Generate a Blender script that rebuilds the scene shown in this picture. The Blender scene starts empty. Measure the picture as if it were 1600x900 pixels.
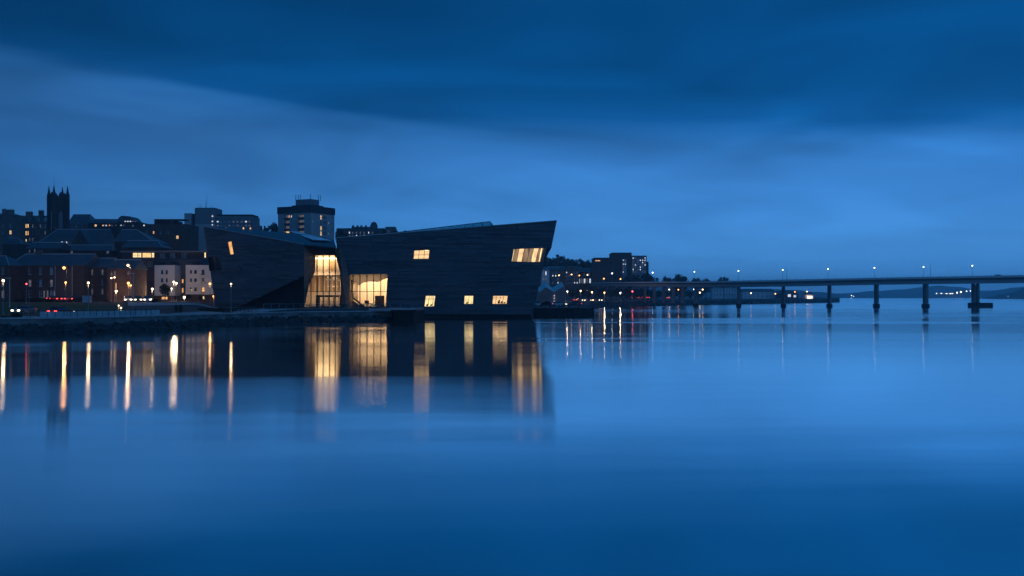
import bpy, bmesh, math, random
from mathutils import Vector, Matrix
random.seed(7)
R = math.radians
SC = bpy.context.scene
COL = SC.collection

# ------------------------------------------------------------------ camera
F = 1555.6          # focal length in photograph pixels (35 mm on a 36 mm sensor, 1600 px wide)
HZ = 463.0          # pixel row of the horizon
CH = 5.0            # camera height above the water
cam = bpy.data.cameras.new('camera')
cam.lens = 35.0; cam.sensor_width = 36.0
cam.shift_y = (HZ - 450.0) / 1600.0
cam.clip_start = 0.5; cam.clip_end = 60000
camo = bpy.data.objects.new('camera', cam); COL.objects.link(camo)
camo.location = (0, 0, CH); camo.rotation_euler = (R(90), 0, 0)
SC.camera = camo

SKYLOC = (14.52, 6.78, 4.62)
# ------------------------------------------------------------------ world: blue hour sky with soft stratus
W = bpy.data.worlds.new('World'); SC.world = W; W.use_nodes = True
nt = W.node_tree; N = nt.nodes; L = nt.links; N.clear()
def nn(t, **k):
    n = N.new(t)
    for a, b in k.items(): setattr(n, a, b)
    return n
def mth(op, a, b=None, c=None):
    n = N.new('ShaderNodeMath'); n.operation = op
    for i, v in enumerate((a, b, c)):
        if v is None: continue
        if isinstance(v, (int, float)): n.inputs[i].default_value = v
        else: L.new(v, n.inputs[i])
    return n.outputs[0]
tc = nn('ShaderNodeTexCoord'); sep = nn('ShaderNodeSeparateXYZ'); L.new(tc.outputs['Generated'], sep.inputs[0])
sx, sy, sz = sep.outputs
zc = mth('MAXIMUM', sz, 0.0)
ramp = nn('ShaderNodeValToRGB')
def setramp(r, stops):
    e = r.color_ramp.elements
    while len(e) > 1: e.remove(e[-1])
    for i, (p, c) in enumerate(stops):
        x = e[0] if i == 0 else e.new(p)
        x.position = p; x.color = (*c, 1)
setramp(ramp, [(0.0, (.088, .365, .88)), (.05, (.074, .328, .81)), (.10, (.054, .262, .70)), (.135, (.044, .226, .63)), (.170, (.026, .174, .51)),
               (.19, (.0036, .100, .335)), (.222, (.0010, .078, .266)), (.28, (.0006, .066, .230)), (.45, (.002, .066, .222)), (1.0, (.008, .092, .265))])
den = mth('ADD', zc, .13)
comb = nn('ShaderNodeCombineXYZ')
px_ = mth('DIVIDE', sx, den); py_ = mth('DIVIDE', sy, den)
L.new(mth('ADD', mth('MULTIPLY', px_, .52), mth('MULTIPLY', py_, .16)), comb.inputs[0])
L.new(mth('ADD', mth('MULTIPLY', py_, .62), mth('MULTIPLY', px_, -.14)), comb.inputs[1])
noi = nn('ShaderNodeTexNoise'); noi.inputs['Scale'].default_value = .62; noi.inputs['Detail'].default_value = 3.2
noi.inputs['Roughness'].default_value = .52; noi.inputs['Distortion'].default_value = .9
mpw = nn('ShaderNodeMapping'); mpw.inputs['Location'].default_value = SKYLOC; L.new(comb.outputs[0], mpw.inputs[0]); L.new(mpw.outputs[0], noi.inputs['Vector'])
# the stratus lifts or lowers the dark upper layer; its lower edge drops gently to the right
amp = mth('MINIMUM', mth('MULTIPLY', mth('MULTIPLY', zc, zc), 3.8), .16)
zp = mth('ADD', mth('MULTIPLY_ADD', mth('SUBTRACT', noi.outputs[0], .485), mth('MULTIPLY', amp, 2.0), zc), mth('MULTIPLY', mth('MULTIPLY', sx, .25), zc))
L.new(mth('MAXIMUM', zp, 0.0), ramp.inputs[0])
no3 = nn('ShaderNodeTexNoise'); no3.inputs['Scale'].default_value = 1.7; no3.inputs['Detail'].default_value = 2.6; no3.inputs['Roughness'].default_value = .55; no3.inputs['Distortion'].default_value = .8
L.new(mpw.outputs[0], no3.inputs['Vector'])
mr3 = nn('ShaderNodeMapRange'); mr3.inputs[1].default_value = .32; mr3.inputs[2].default_value = .68; mr3.inputs[3].default_value = 1.19; mr3.inputs[4].default_value = .74
L.new(no3.outputs[0], mr3.inputs[0])
fz = mth('MINIMUM', mth('MULTIPLY', zc, 7.0), 1.0)
mot = mth('ADD', mth('MULTIPLY', mth('SUBTRACT', mr3.outputs[0], .97), fz), .98)
az = mth('MULTIPLY', mth('MAXIMUM', mth('MULTIPLY_ADD', mth('POWER', mth('ABSOLUTE', mth('SUBTRACT', sx, .35)), 2.0), -.78, 1.06), .45), mot)
sky = nn('ShaderNodeTexSky', sky_type='NISHITA'); sky.sun_disc = False
sky.sun_elevation = R(-4); sky.sun_rotation = R(60)
add = nn('ShaderNodeMix', data_type='RGBA', blend_type='ADD'); add.inputs[0].default_value = .015
mul = nn('ShaderNodeVectorMath', operation='SCALE'); L.new(ramp.outputs[0], mul.inputs[0]); L.new(az, mul.inputs['Scale'])
L.new(mul.outputs[0], add.inputs[6]); L.new(sky.outputs[0], add.inputs[7])
bg = nn('ShaderNodeBackground'); bg.inputs[1].default_value = 1.0; L.new(add.outputs[2], bg.inputs[0])
wo = nn('ShaderNodeOutputWorld'); L.new(bg.outputs[0], wo.inputs[0])

sun = bpy.data.lights.new('sun', 'SUN'); sun.energy = .03; sun.angle = R(20); sun.color = (.75, .85, 1)
suno = bpy.data.objects.new('sun', sun); COL.objects.link(suno); suno.rotation_euler = (R(68), 0, R(35))

SC.view_settings.view_transform = 'Standard'; SC.view_settings.look = 'None'
SC.view_settings.exposure = 0; SC.view_settings.gamma = 1
SC.view_settings.use_curve_mapping = False
cy = SC.cycles
cy.use_denoising = True
cy.max_bounces = 8; cy.diffuse_bounces = 3; cy.glossy_bounces = 3; cy.transparent_max_bounces = 12; cy.volume_bounces = 1
cy.sample_clamp_indirect = 6; cy.use_light_tree = True
cy.caustics_reflective = False; cy.caustics_refractive = False

# ------------------------------------------------------------------ materials
MATS = {}
def newmat(name):
    m = bpy.data.materials.new(name); m.use_nodes = True; MATS[name] = m
    return m, m.node_tree.nodes, m.node_tree.links, m.node_tree.nodes['Principled BSDF']
def mat(name, col, rough=.8, var=.25, scale=.6, metal=0, bump=0, spec=.3, stretch=(1, 1, 1)):
    m, n, l, b = newmat(name)
    t = n.new('ShaderNodeTexCoord'); mp = n.new('ShaderNodeMapping'); mp.inputs['Scale'].default_value = stretch
    l.new(t.outputs['Object'], mp.inputs[0])
    no = n.new('ShaderNodeTexNoise'); no.inputs['Scale'].default_value = scale; no.inputs['Detail'].default_value = 6
    l.new(mp.outputs[0], no.inputs['Vector'])
    r = n.new('ShaderNodeValToRGB'); l.new(no.outputs[0], r.inputs[0])
    setramp(r, [(.3, tuple(c * (1 - var) for c in col)), (.7, tuple(min(1, c * (1 + var)) for c in col))])
    # each piece its own slight tone
    oi = n.new('ShaderNodeObjectInfo'); mr = n.new('ShaderNodeMapRange')
    mr.inputs[3].default_value = 1 - var * .5; mr.inputs[4].default_value = 1 + var * .5
    l.new(oi.outputs['Random'], mr.inputs[0])
    vm = n.new('ShaderNodeVectorMath'); vm.operation = 'SCALE'; l.new(r.outputs[0], vm.inputs[0]); l.new(mr.outputs[0], vm.inputs['Scale'])
    l.new(vm.outputs[0], b.inputs['Base Color'])
    b.inputs['Roughness'].default_value = rough; b.inputs['Metallic'].default_value = metal; b.inputs['Specular IOR Level'].default_value = spec
    if bump:
        bp = n.new('ShaderNodeBump'); bp.inputs['Strength'].default_value = bump; bp.inputs['Distance'].default_value = .05
        l.new(no.outputs[0], bp.inputs['Height']); l.new(bp.outputs[0], b.inputs['Normal'])
    return m
def emat(name, col, s, var=0, scale=1.0, stretch=(1, 1, 1)):
    m, n, l, b = newmat(name)
    b.inputs['Base Color'].default_value = (.02, .02, .02, 1); b.inputs['Roughness'].default_value = .4
    b.inputs['Emission Color'].default_value = (*col, 1); b.inputs['Emission Strength'].default_value = s
    if var:
        t = n.new('ShaderNodeTexCoord'); mp = n.new('ShaderNodeMapping'); mp.inputs['Scale'].default_value = stretch
        oi = n.new('ShaderNodeObjectInfo'); l.new(t.outputs['Object'], mp.inputs[0]); l.new(oi.outputs['Location'], mp.inputs['Location'])
        no = n.new('ShaderNodeTexNoise'); no.inputs['Scale'].default_value = scale; no.inputs['Detail'].default_value = 3
        l.new(mp.outputs[0], no.inputs['Vector'])
        mr = n.new('ShaderNodeMapRange'); mr.inputs[1].default_value = .3; mr.inputs[2].default_value = .7
        mr.inputs[3].default_value = s * (1 - var); mr.inputs[4].default_value = s * (1 + var)
        l.new(no.outputs[0], mr.inputs[0]); l.new(mr.outputs[0], b.inputs['Emission Strength'])
    return m
mat('plank', (.158, .184, .202), .75, .30, .5, bump=.3, stretch=(1, 1, 3))
mat('cladding', (.142, .166, .182), .8, .35, .25, bump=.2, stretch=(.4, .4, 2))
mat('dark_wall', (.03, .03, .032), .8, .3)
mat('dark_metal', (.035, .037, .04), .45, .15, metal=.4)
mat('grey_metal', (.25, .26, .28), .4, .1, metal=.6)
mat('white_paint', (.62, .62, .62), .5, .06)
mat('concrete', (.30, .30, .29), .85, .3, .3, bump=.2)
mat('pale_concrete', (.60, .60, .59), .8, .15, .4)
mat('coping', (.60, .60, .59), .75, .18, .5)
mat('quay', (.27, .265, .25), .9, .5, .5, bump=.4, stretch=(1, 1, 2))
mat('weed_and_shade', (.028, .03, .024), .9, .4, .5)  # tidal feet; also colours the shaded void under the terrace
mat('rock', (.075, .073, .07), .85, .5, .8, bump=.4)
mat('slate', (.060, .088, .104), .45, .25, .5, spec=.5)
mat('brick', (.10, .076, .072), .9, .25, .8)
mat('brown_brick', (.13, .085, .075), .9, .25, .8)
mat('stone', (.15, .135, .12), .9, .3, .4)
mat('dark_stone', (.06, .056, .055), .9, .3, .3)
mat('harl', (.20, .19, .185), .9, .15, .3)
mat('white_render', (.84, .83, .82), .8, .06, .2)
mat('blue_cladding', (.07, .085, .10), .6, .15)
mat('panel', (.50, .49, .48), .8, .08, .15)
mat('grey_panel', (.26, .27, .29), .8, .1, .15)
mat('dark_panel', (.035, .038, .045), .7, .15)
mat('asphalt', (.05, .05, .052), .75, .2, .4)
mat('ground', (.09, .09, .085), .9, .3, .05)
mat('paving', (.42, .42, .41), .7, .15, .3)
mat('grass', (.06, .10, .03), .95, .4, .4)
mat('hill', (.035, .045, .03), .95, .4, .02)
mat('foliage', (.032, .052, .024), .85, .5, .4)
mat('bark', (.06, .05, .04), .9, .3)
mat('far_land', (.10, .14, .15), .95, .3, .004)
mat('frame', (.60, .60, .60), .6, .1)
mat('wood', (.52, .36, .20), .55, .25, .9, stretch=(3, 3, .3))
mat('plaster', (.76, .68, .58), .8, .05)
mat('grey_ceiling', (.20, .175, .155), .7, .1)
mat('floor_stone', (.22, .20, .18), .35, .1)
mat('dark_furniture', (.03, .025, .02), .5, .2)
mat('zinc', (.80, .82, .84), .16, .04, metal=.95)
mat('pink_brick', (.42, .26, .23), .9, .15)  # pink brick, colour raised in place of lamplight from the dock
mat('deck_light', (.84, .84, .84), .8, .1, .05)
mat('deck_shade', (.10, .10, .105), .8, .1, .05)
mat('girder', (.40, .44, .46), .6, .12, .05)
mat('car_black', (.02, .02, .022), .3, .1, spec=.6)
mat('car_silver', (.35, .36, .38), .3, .1, metal=.6)
mat('car_red', (.25, .02, .02), .3, .1)
mat('rubber', (.02, .02, .02), .8, .1)
emat('lit_warm', (1, .60, .24), 1.25, .35, .9)
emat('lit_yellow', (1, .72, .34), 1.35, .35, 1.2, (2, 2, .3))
emat('lit_orange', (1, .46, .16), 1.1, .35, 1.0)
emat('pendant', (1, .8, .5), 3)
emat('lit_museum', (1, .60, .29), 1.2, .3, .5, (.4, .4, 1.6))
emat('lit_gallery', (1, .62, .30), .26, .6, .8, (1.5, 1.5, .3))
emat('lit_cool', (.80, .88, 1), 1.0, .3)
emat('lit_dim', (.55, .5, .55), .16, .5, 2.0)
emat('lamp_warm', (1, .54, .20), 7)
emat('lamp_orange', (1, .36, .09), 7)
emat('lamp_white', (.95, .95, 1), 6)
emat('lamp_pale', (1, .70, .40), 7)
emat('lamp_red', (1, .05, .08), 14)
emat('lamp_room', (1, .70, .36), 9)
emat('head_light', (1, .84, .62), 7)
emat('tail_light', (1, .06, .05), 4)
emat('far_light', (.9, .92, 1), 16)
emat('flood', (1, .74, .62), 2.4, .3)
# glass
def glass(name, col, thr):
    m, n, l, b = newmat(name)
    b.inputs['Base Color'].default_value = (.02, .025, .03, 1); b.inputs['Roughness'].default_value = .06; b.inputs['IOR'].default_value = 1.5
    tr = n.new('ShaderNodeBsdfTransparent'); tr.inputs[0].default_value = (*col, 1)
    mx = n.new('ShaderNodeMixShader'); mx.inputs[0].default_value = thr
    l.new(b.outputs[0], mx.inputs[1]); l.new(tr.outputs[0], mx.inputs[2]); l.new(mx.outputs[0], n['Material Output'].inputs[0])
glass('clear_glass', (.97, .98, .97), .93)
glass('rail_glass', (.85, .92, .95), .80)
m, n, l, b = newmat('dark_glass')
b.inputs['Base Color'].default_value = (.02, .025, .03, 1); b.inputs['Roughness'].default_value = .12; b.inputs['Specular IOR Level'].default_value = .9
m, n, l, b = newmat('sky_glass')
b.inputs['Base Color'].default_value = (.55, .80, .82, 1); b.inputs['Roughness'].default_value = .16; b.inputs['Metallic'].default_value = .9
m, n, l, b = newmat('pale_glass')
b.inputs['Base Color'].default_value = (.20, .25, .28, 1); b.inputs['Roughness'].default_value = .2; b.inputs['Metallic'].default_value = .6
# water
m, n, l, b = newmat('water'); out = n['Material Output']; n.remove(b)
geo = n.new('ShaderNodeNewGeometry'); mp = n.new('ShaderNodeMapping'); mp.inputs['Scale'].default_value = (.006, .022, 1); l.new(geo.outputs['Position'], mp.inputs[0])
no = n.new('ShaderNodeTexNoise'); no.inputs['Scale'].default_value = 1; no.inputs['Detail'].default_value = 5; no.inputs['Distortion'].default_value = 1.2; l.new(mp.outputs[0], no.inputs['Vector'])
rr = n.new('ShaderNodeMapRange'); rr.inputs[1].default_value = .47; rr.inputs[2].default_value = .66; rr.inputs[3].default_value = .078; rr.inputs[4].default_value = .18
l.new(no.outputs[0], rr.inputs[0])
# the open river past the museum is more ruffled than the sheltered water before the quay
sp = n.new('ShaderNodeSeparateXYZ'); l.new(geo.outputs['Position'], sp.inputs[0])
ry = n.new('ShaderNodeMapRange'); ry.interpolation_type = 'SMOOTHSTEP'; ry.inputs[1].default_value = 260; ry.inputs[2].default_value = 460; ry.inputs[3].default_value = 0; ry.inputs[4].default_value = .045; l.new(sp.outputs[1], ry.inputs[0])
ra = n.new('ShaderNodeMath'); ra.operation = 'ADD'; l.new(rr.outputs[0], ra.inputs[0]); l.new(ry.outputs[0], ra.inputs[1])
gl = n.new('ShaderNodeBsdfGlossy'); gl.distribution = 'BECKMANN'; l.new(ra.outputs[0], gl.inputs['Roughness']); gl.inputs['Color'].default_value = (.97, 1, 1, 1)
gl.inputs['Anisotropy'].default_value = .40
tv = n.new('ShaderNodeCombineXYZ'); tv.inputs[0].default_value = 1; l.new(tv.outputs[0], gl.inputs['Tangent'])
df = n.new('ShaderNodeBsdfDiffuse'); df.inputs[0].default_value = (.01, .035, .05, 1)
fr = n.new('ShaderNodeFresnel'); fr.inputs[0].default_value = 1.9
mr = n.new('ShaderNodeMapRange'); mr.inputs[1].default_value = .1; mr.inputs[2].default_value = .55; mr.inputs[3].default_value = .90; mr.inputs[4].default_value = 1.0
l.new(fr.outputs[0], mr.inputs[0])
mx = n.new('ShaderNodeMixShader'); l.new(mr.outputs[0], mx.inputs[0]); l.new(df.outputs[0], mx.inputs[1]); l.new(gl.outputs[0], mx.inputs[2]); l.new(mx.outputs[0], out.inputs[0])
mp2 = n.new('ShaderNodeMapping'); mp2.inputs['Scale'].default_value = (.05, .22, 1); l.new(geo.outputs['Position'], mp2.inputs[0])
no2 = n.new('ShaderNodeTexNoise'); no2.inputs['Scale'].default_value = 1; no2.inputs['Detail'].default_value = 2; l.new(mp2.outputs[0], no2.inputs['Vector'])
bp = n.new('ShaderNodeBump'); bp.inputs['Strength'].default_value = .2; bp.inputs['Distance'].default_value = .05
l.new(no2.outputs[0], bp.inputs['Height']); l.new(bp.outputs[0], gl.inputs['Normal'])

# ------------------------------------------------------------------ helpers
def X(px, D): return (px - 800.0) / F * D
def Z(py, D): return CH - (py - HZ) / F * D
def P(px, py, D): return Vector((X(px, D), D, Z(py, D)))
def DG(py, z): return F * (CH - z) / (py - HZ)      # distance of a ground point of height z seen on row py
class MB:
    def __init__(s): s.v = []; s.f = []
    def poly(s, pts):
        i = len(s.v); s.v += [tuple(p) for p in pts]; s.f.append(tuple(range(i, i + len(pts)))); return s
    def box(s, x0, x1, y0, y1, z0, z1):
        i = len(s.v)
        s.v += [(x, y, z) for z in (z0, z1) for y in (y0, y1) for x in (x0, x1)]
        s.f += [tuple(i + k for k in q) for q in ((0, 2, 3, 1), (4, 5, 7, 6), (0, 1, 5, 4), (2, 6, 7, 3), (0, 4, 6, 2), (1, 3, 7, 5))]
        return s
    def hexa(s, a, b_):          # two quads (lists of 4 points) joined
        i = len(s.v); s.v += [tuple(p) for p in a] + [tuple(p) for p in b_]
        s.f += [(i, i + 1, i + 2, i + 3), (i + 7, i + 6, i + 5, i + 4)]
        for k in range(4):
            j = (k + 1) % 4; s.f.append((i + k, i + 4 + k, i + 4 + j, i + j))
        return s
    def prism(s, a, b_):         # polygon a joined to polygon b
        i = len(s.v); n_ = len(a); s.v += [tuple(p) for p in a] + [tuple(p) for p in b_]
        s.f += [tuple(range(i, i + n_)), tuple(range(i + 2 * n_ - 1, i + n_ - 1, -1))]
        for k in range(n_):
            j = (k + 1) % n_; s.f.append((i + k, i + n_ + k, i + n_ + j, i + j))
        return s
    def tube(s, a, b_, r0, r1=None, n_=8):
        a = Vector(a); b_ = Vector(b_); r1 = r0 if r1 is None else r1
        d = (b_ - a).normalized(); u = d.orthogonal().normalized(); w = d.cross(u)
        ra = [a + (u * math.cos(t) + w * math.sin(t)) * r0 for t in [2 * math.pi * k / n_ for k in range(n_)]]
        rb = [b_ + (u * math.cos(t) + w * math.sin(t)) * r1 for t in [2 * math.pi * k / n_ for k in range(n_)]]
        return s.prism(ra, rb)
    def ball(s, c, r, sz_=1.0, nu=10, nv=6):
        c = Vector(c); i = len(s.v)
        for a in range(nv + 1):
            t = math.pi * a / nv
            for k in range(nu):
                p = 2 * math.pi * k / nu
                s.v.append((c.x + r * math.sin(t) * math.cos(p), c.y + r * math.sin(t) * math.sin(p), c.z + r * sz_ * math.cos(t)))
        for a in range(nv):
            for k in range(nu):
                j = (k + 1) % nu
                s.f.append((i + a * nu + k, i + (a + 1) * nu + k, i + (a + 1) * nu + j, i + a * nu + j))
        return s
    def mesh(s, name, m, fix=True, smooth=False):
        me = bpy.data.meshes.new(name); me.from_pydata(s.v, [], s.f)
        if fix:
            bm = bmesh.new(); bm.from_mesh(me); bmesh.ops.recalc_face_normals(bm, faces=bm.faces); bm.to_mesh(me); bm.free()
        me.materials.append(MATS[m])
        if smooth:
            for p in me.polygons: p.use_smooth = True
        return me
    def build(s, name, m, parent=None, fix=True, smooth=False):
        return link(name, s.mesh(name, m, fix, smooth), parent)
def link(name, data, parent=None, loc=None):
    o = bpy.data.objects.new(name, data); COL.objects.link(o)
    if parent: o.parent = parent
    if loc is not None: o.location = loc
    return o
def tag(o, label=None, cat=None, group=None, kind=None):
    if label: o['label'] = label
    if cat: o['category'] = cat
    if group: o['group'] = group
    if kind: o['kind'] = kind
    return o
def thing(name, label, cat, loc=(0, 0, 0), rz=0, group=None):
    o = link(name, None, None, loc); o.rotation_euler = (0, 0, rz); o.empty_display_size = .5
    return tag(o, label, cat, group)
def struct(o): o['kind'] = 'structure'; return o
def copy_tree(o, parent=None):
    c = o.copy(); COL.objects.link(c); c.parent = parent
    for ch in o.children: copy_tree(ch, c)
    return c
CUBE = None
def unit_box(m):
    key = 'unit_' + m
    if key not in bpy.data.meshes:
        me = MB().box(-.5, .5, -.5, .5, -.5, .5).mesh(key, m); me.name = key
    return bpy.data.meshes[key]
def bx(name, m, parent, c, s):      # a box part sharing one unit mesh
    o = link(name, unit_box(m), parent, c); o.scale = s; return o
def sstep(a, b_, x):
    t = max(0, min(1, (x - a) / (b_ - a))); return t * t * (3 - 2 * t)
def lerp(tab, x):
    if x <= tab[0][0]: return tab[0][1]
    for (a, p), (b_, q) in zip(tab, tab[1:]):
        if x <= b_: return p + (q - p) * (x - a) / (b_ - a)
    return tab[-1][1]

# ------------------------------------------------------------------ water, land, hills
struct(MB().poly([(-26000, -300, 0), (26000, -300, 0), (26000, 26000, 0), (-26000, 26000, 0)]).build('water', 'water'))
EDGE = [(-500, 128), (-100, 134), (0, 137), (120, 142), (230, 155), (330, 172), (420, 187), (470, 196), (612, 206), (613, 228), (650, 241), (832, 246), (833, 268), (922, 268), (923, 455), (960, 470), (1030, 532), (1100, 600), (1160, 650), (1250, 740), (1300, 812), (1312, 860)]
def edge(px): return lerp(EDGE, px)
def ground_z(px, D):
    if px < 612:
        a = 1.9 + .6 * sstep(330, 420, px) * sstep(180, 200, D)
        z = a + 1.7 * sstep(168, 232, D) * (1 - sstep(300, 360, px))
    else:
        z = 1.9 + .6 * sstep(275, 330, D) + .5 * sstep(1000, 1200, px) * sstep(620, 760, D)
    hill = 24 * sstep(330, 640, D) * (1 - sstep(560, 760, px)) + 9 * sstep(480, 700, D) * sstep(700, 820, px) * (1 - sstep(930, 1000, px))
    hill += 14 * sstep(620, 1000, D) * sstep(700, 820, px) * (1 - sstep(925, 980, px))
    return z + hill
def ground():
    m = MB(); cols = sorted(set([-500 + 30 * k for k in range(61)] + [e[0] for e in EDGE]))
    cols = [c for c in cols if c <= 1312]
    ds = [0, 4, 10, 18, 26, 36, 48, 62, 78, 96, 120, 150, 190, 240, 300, 380, 480, 620, 800, 1100, 1600]
    for c in cols:
        e = edge(c)
        for j, d in enumerate([0] + ds):
            D = e + d
            m.v.append((X(c, D), D, -2.0 if j == 0 else ground_z(c, D)))
    n_ = len(ds) + 1
    for i in range(len(cols) - 1):
        for j in range(n_ - 1):
            m.f.append((i * n_ + j, (i + 1) * n_ + j, (i + 1) * n_ + j + 1, i * n_ + j + 1))
    o = m.build('ground', 'ground'); return struct(o)
ground()
def strip(name, m, p0, p1, d0, d1, lift, nx=30, nd=8):
    mb = MB()
    for i in range(nx + 1):
        c = p0 + (p1 - p0) * i / nx
        a, b_ = (d0(c) if callable(d0) else d0), (d1(c) if callable(d1) else d1)
        for j in range(nd + 1):
            D = a + (b_ - a) * j / nd; mb.v.append((X(c, D), D, ground_z(c, D) + lift))
    for i in range(nx):
        for j in range(nd):
            k = i * (nd + 1) + j; mb.f.append((k, k + nd + 1, k + nd + 2, k + 1))
    return struct(mb.build(name, m))
strip('promenade', 'paving', -120, 420, lambda c: edge(c) + .9, lambda c: edge(c) + 15, .03, 40, 6)
strip('lawn', 'grass', -120, 196, lambda c: edge(c) + 18, lambda c: 233 - .22 * max(0, c - 60), .06, 40, 12)
strip('road', 'asphalt', -120, 330, 236, 252, .05, 30, 4)
strip('riverside_road', 'asphalt', 850, 1090, lambda c: edge(c) + 12, lambda c: edge(c) + 26, .05, 30, 4)
# far shore across the river
def far_hills():
    mb = MB(); prof = [(900, 440), (1290, 456), (1320, 459), (1370, 455), (1420, 450), (1460, 447), (1500, 449), (1540, 454), (1700, 440)]
    nx = 90
    for i in range(nx + 1):
        c = 850 + i * 12
        top = lerp(prof, c) + 1.0 * math.sin(c * .05) + .5 * math.sin(c * .17)
        for D, t in ((2850, 0), (2880, .12), (3000, .35), (3200, .7), (3450, 1), (4200, .9)):
            mb.v.append((X(c, D), D, max(-3, (Z(top, 3450)) * t - (3 if t == 0 else 0))))
    for i in range(nx):
        for j in range(5):
            k = i * 6 + j; mb.f.append((k, k + 6, k + 7, k + 1))
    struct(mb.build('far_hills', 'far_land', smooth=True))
    mb = MB(); nx = 30
    for i in range(nx + 1):
        c = 1520 + i * 14
        top = 466 - 21 * sstep(1525, 1640, c) - .8 * math.sin(c * .13) - .5 * math.sin(c * .31)
        for D, t in ((1900, 0), (1915, .3), (1960, .7), (2060, 1), (2500, .9)):
            mb.v.append((X(c, D), D, (Z(top, 2060)) * t - (2 if t == 0 else 0)))
    for i in range(nx):
        for j in range(4):
            k = i * 5 + j; mb.f.append((k, k + 5, k + 6, k + 1))
    struct(mb.build('wooded_headland', 'hill', smooth=True))
far_hills()

# ------------------------------------------------------------------ quay wall, coping, rocks
def quay():
    root = thing('quay_wall', 'dark stone quay wall with pale coping along the river edge left of the museum', 'wall')
    pts = [(c, edge(c)) for c in range(-110, 613, 8)] + [(612, edge(612))]
    mb = MB(); up = MB()
    for (a, da), (b_, db) in zip(pts, pts[1:]):
        for (m_, z0, z1, o0, o1) in ((mb, .75, 1.86, .35, .15), (up, -1.5, .75, .9, .36)):
            m_.hexa([(X(a, da - o0), da - o0, z0), (X(b_, db - o0), db - o0, z0), (X(b_, db - o1), db - o1, z1), (X(a, da - o1), da - o1, z1)],
                    [(X(a, da + .6), da + .6, z0), (X(b_, db + .6), db + .6, z0), (X(b_, db + .6), db + .6, z1), (X(a, da + .6), da + .6, z1)])
    mb.build('wall_face', 'quay', root); up.build('wall_foot', 'weed_and_shade', root)
    # coping stones, one by one
    px = -110.0
    while px < 606:
        D = edge(px); n1 = px + F / D * 1.9; n1 = min(n1, 612); D1 = edge(n1)
        g = .02 * F / D
        a, b_ = px + g, n1 - g
        z1 = 2.06 + random.uniform(-.012, .012)
        MB().hexa([(X(a, D - .32), D - .32, 1.86), (X(b_, D1 - .32), D1 - .32, 1.86), (X(b_, D1 - .30), D1 - .30, z1), (X(a, D - .30), D - .30, z1)],
                  [(X(a, D + .75), D + .75, 1.86), (X(b_, D1 + .75), D1 + .75, 1.86), (X(b_, D1 + .75), D1 + .75, z1), (X(a, D + .75), D + .75, z1)]).build('coping_stone', 'coping', root)
        px = n1
    # wall of the small dock pier and the far bank
quay()
def rocks(name, label, p0, p1, n_, zmax, spread, size, base=None):
    mb = MB()
    for _ in range(n_):
        c = random.uniform(p0, p1); t = random.random() ** 1.3
        D = edge(c) - .6 - spread * t
        z = zmax * (1 - t) * random.uniform(.5, 1) - .15
        r = random.uniform(.5, 1.0) * size
        i = len(mb.v); ctr = Vector((X(c, D), D, z))
        ic = [(0, 0, 1), (.9, 0, .3), (.28, .85, .4), (-.72, .53, .35), (-.72, -.53, .4), (.28, -.85, .3), (.7, .5, -.4), (-.3, .85, -.4), (-.9, 0, -.5), (-.3, -.85, -.4), (.7, -.5, -.4), (0, 0, -1)]
        rz = Matrix.Rotation(random.uniform(0, 6.28), 3, 'Z') @ Matrix.Rotation(random.uniform(0, 3), 3, 'X')
        for q in ic:
            v = rz @ (Vector(q) * r * random.uniform(.7, 1.2)); v.z *= .75; mb.v.append(tuple(ctr + v))
        for a, b_, d in ((0, 1, 2), (0, 2, 3), (0, 3, 4), (0, 4, 5), (0, 5, 1), (1, 6, 2), (2, 7, 3), (3, 8, 4), (4, 9, 5), (5, 10, 1), (2, 6, 7), (3, 7, 8), (4, 8, 9), (5, 9, 10), (1, 10, 6), (6, 11, 7), (7, 11, 8), (8, 11, 9), (9, 11, 10), (10, 11, 6)):
            mb.f.append((i + a, i + b_, i + d))
    o = mb.build(name, 'rock'); tag(o, label, 'rocks', kind='stuff')
rocks('boulders', 'dark boulders heaped along the foot of the quay wall', -110, 600, 900, 1.2, 4.5, .75)
rocks('shore_boulders', 'dark rock armour along the far bank below the riverside road and bridge', 924, 1310, 1100, 2.3, 9, 1.5)
def flood_wall():
    t = thing('flood_wall', 'low pale flood wall of concrete panels behind the promenade railing', 'wall')
    px = 62.0
    while px < 236:
        D = edge(px) + 4.2; n1 = px + F / D * 2.0; D1 = edge(n1) + 4.2; g = .03 * F / D
        a, b_ = px + g, n1 - g; z0 = 1.7; z1 = 2.78
        MB().hexa([(X(a, D), D, z0), (X(b_, D1), D1, z0), (X(b_, D1), D1, z1), (X(a, D), D, z1)],
                  [(X(a, D) , D + .3, z0), (X(b_, D1), D1 + .3, z0), (X(b_, D1), D1 + .3, z1), (X(a, D), D + .3, z1)]).build('wall_panel', 'coping', t)
        px = n1
flood_wall()
strip('footpath', 'paving', 200, 345, lambda c: 206 + .03 * (c - 200), 224, .07, 24, 4)
# shrubs on the left bank are built with the trees

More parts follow.
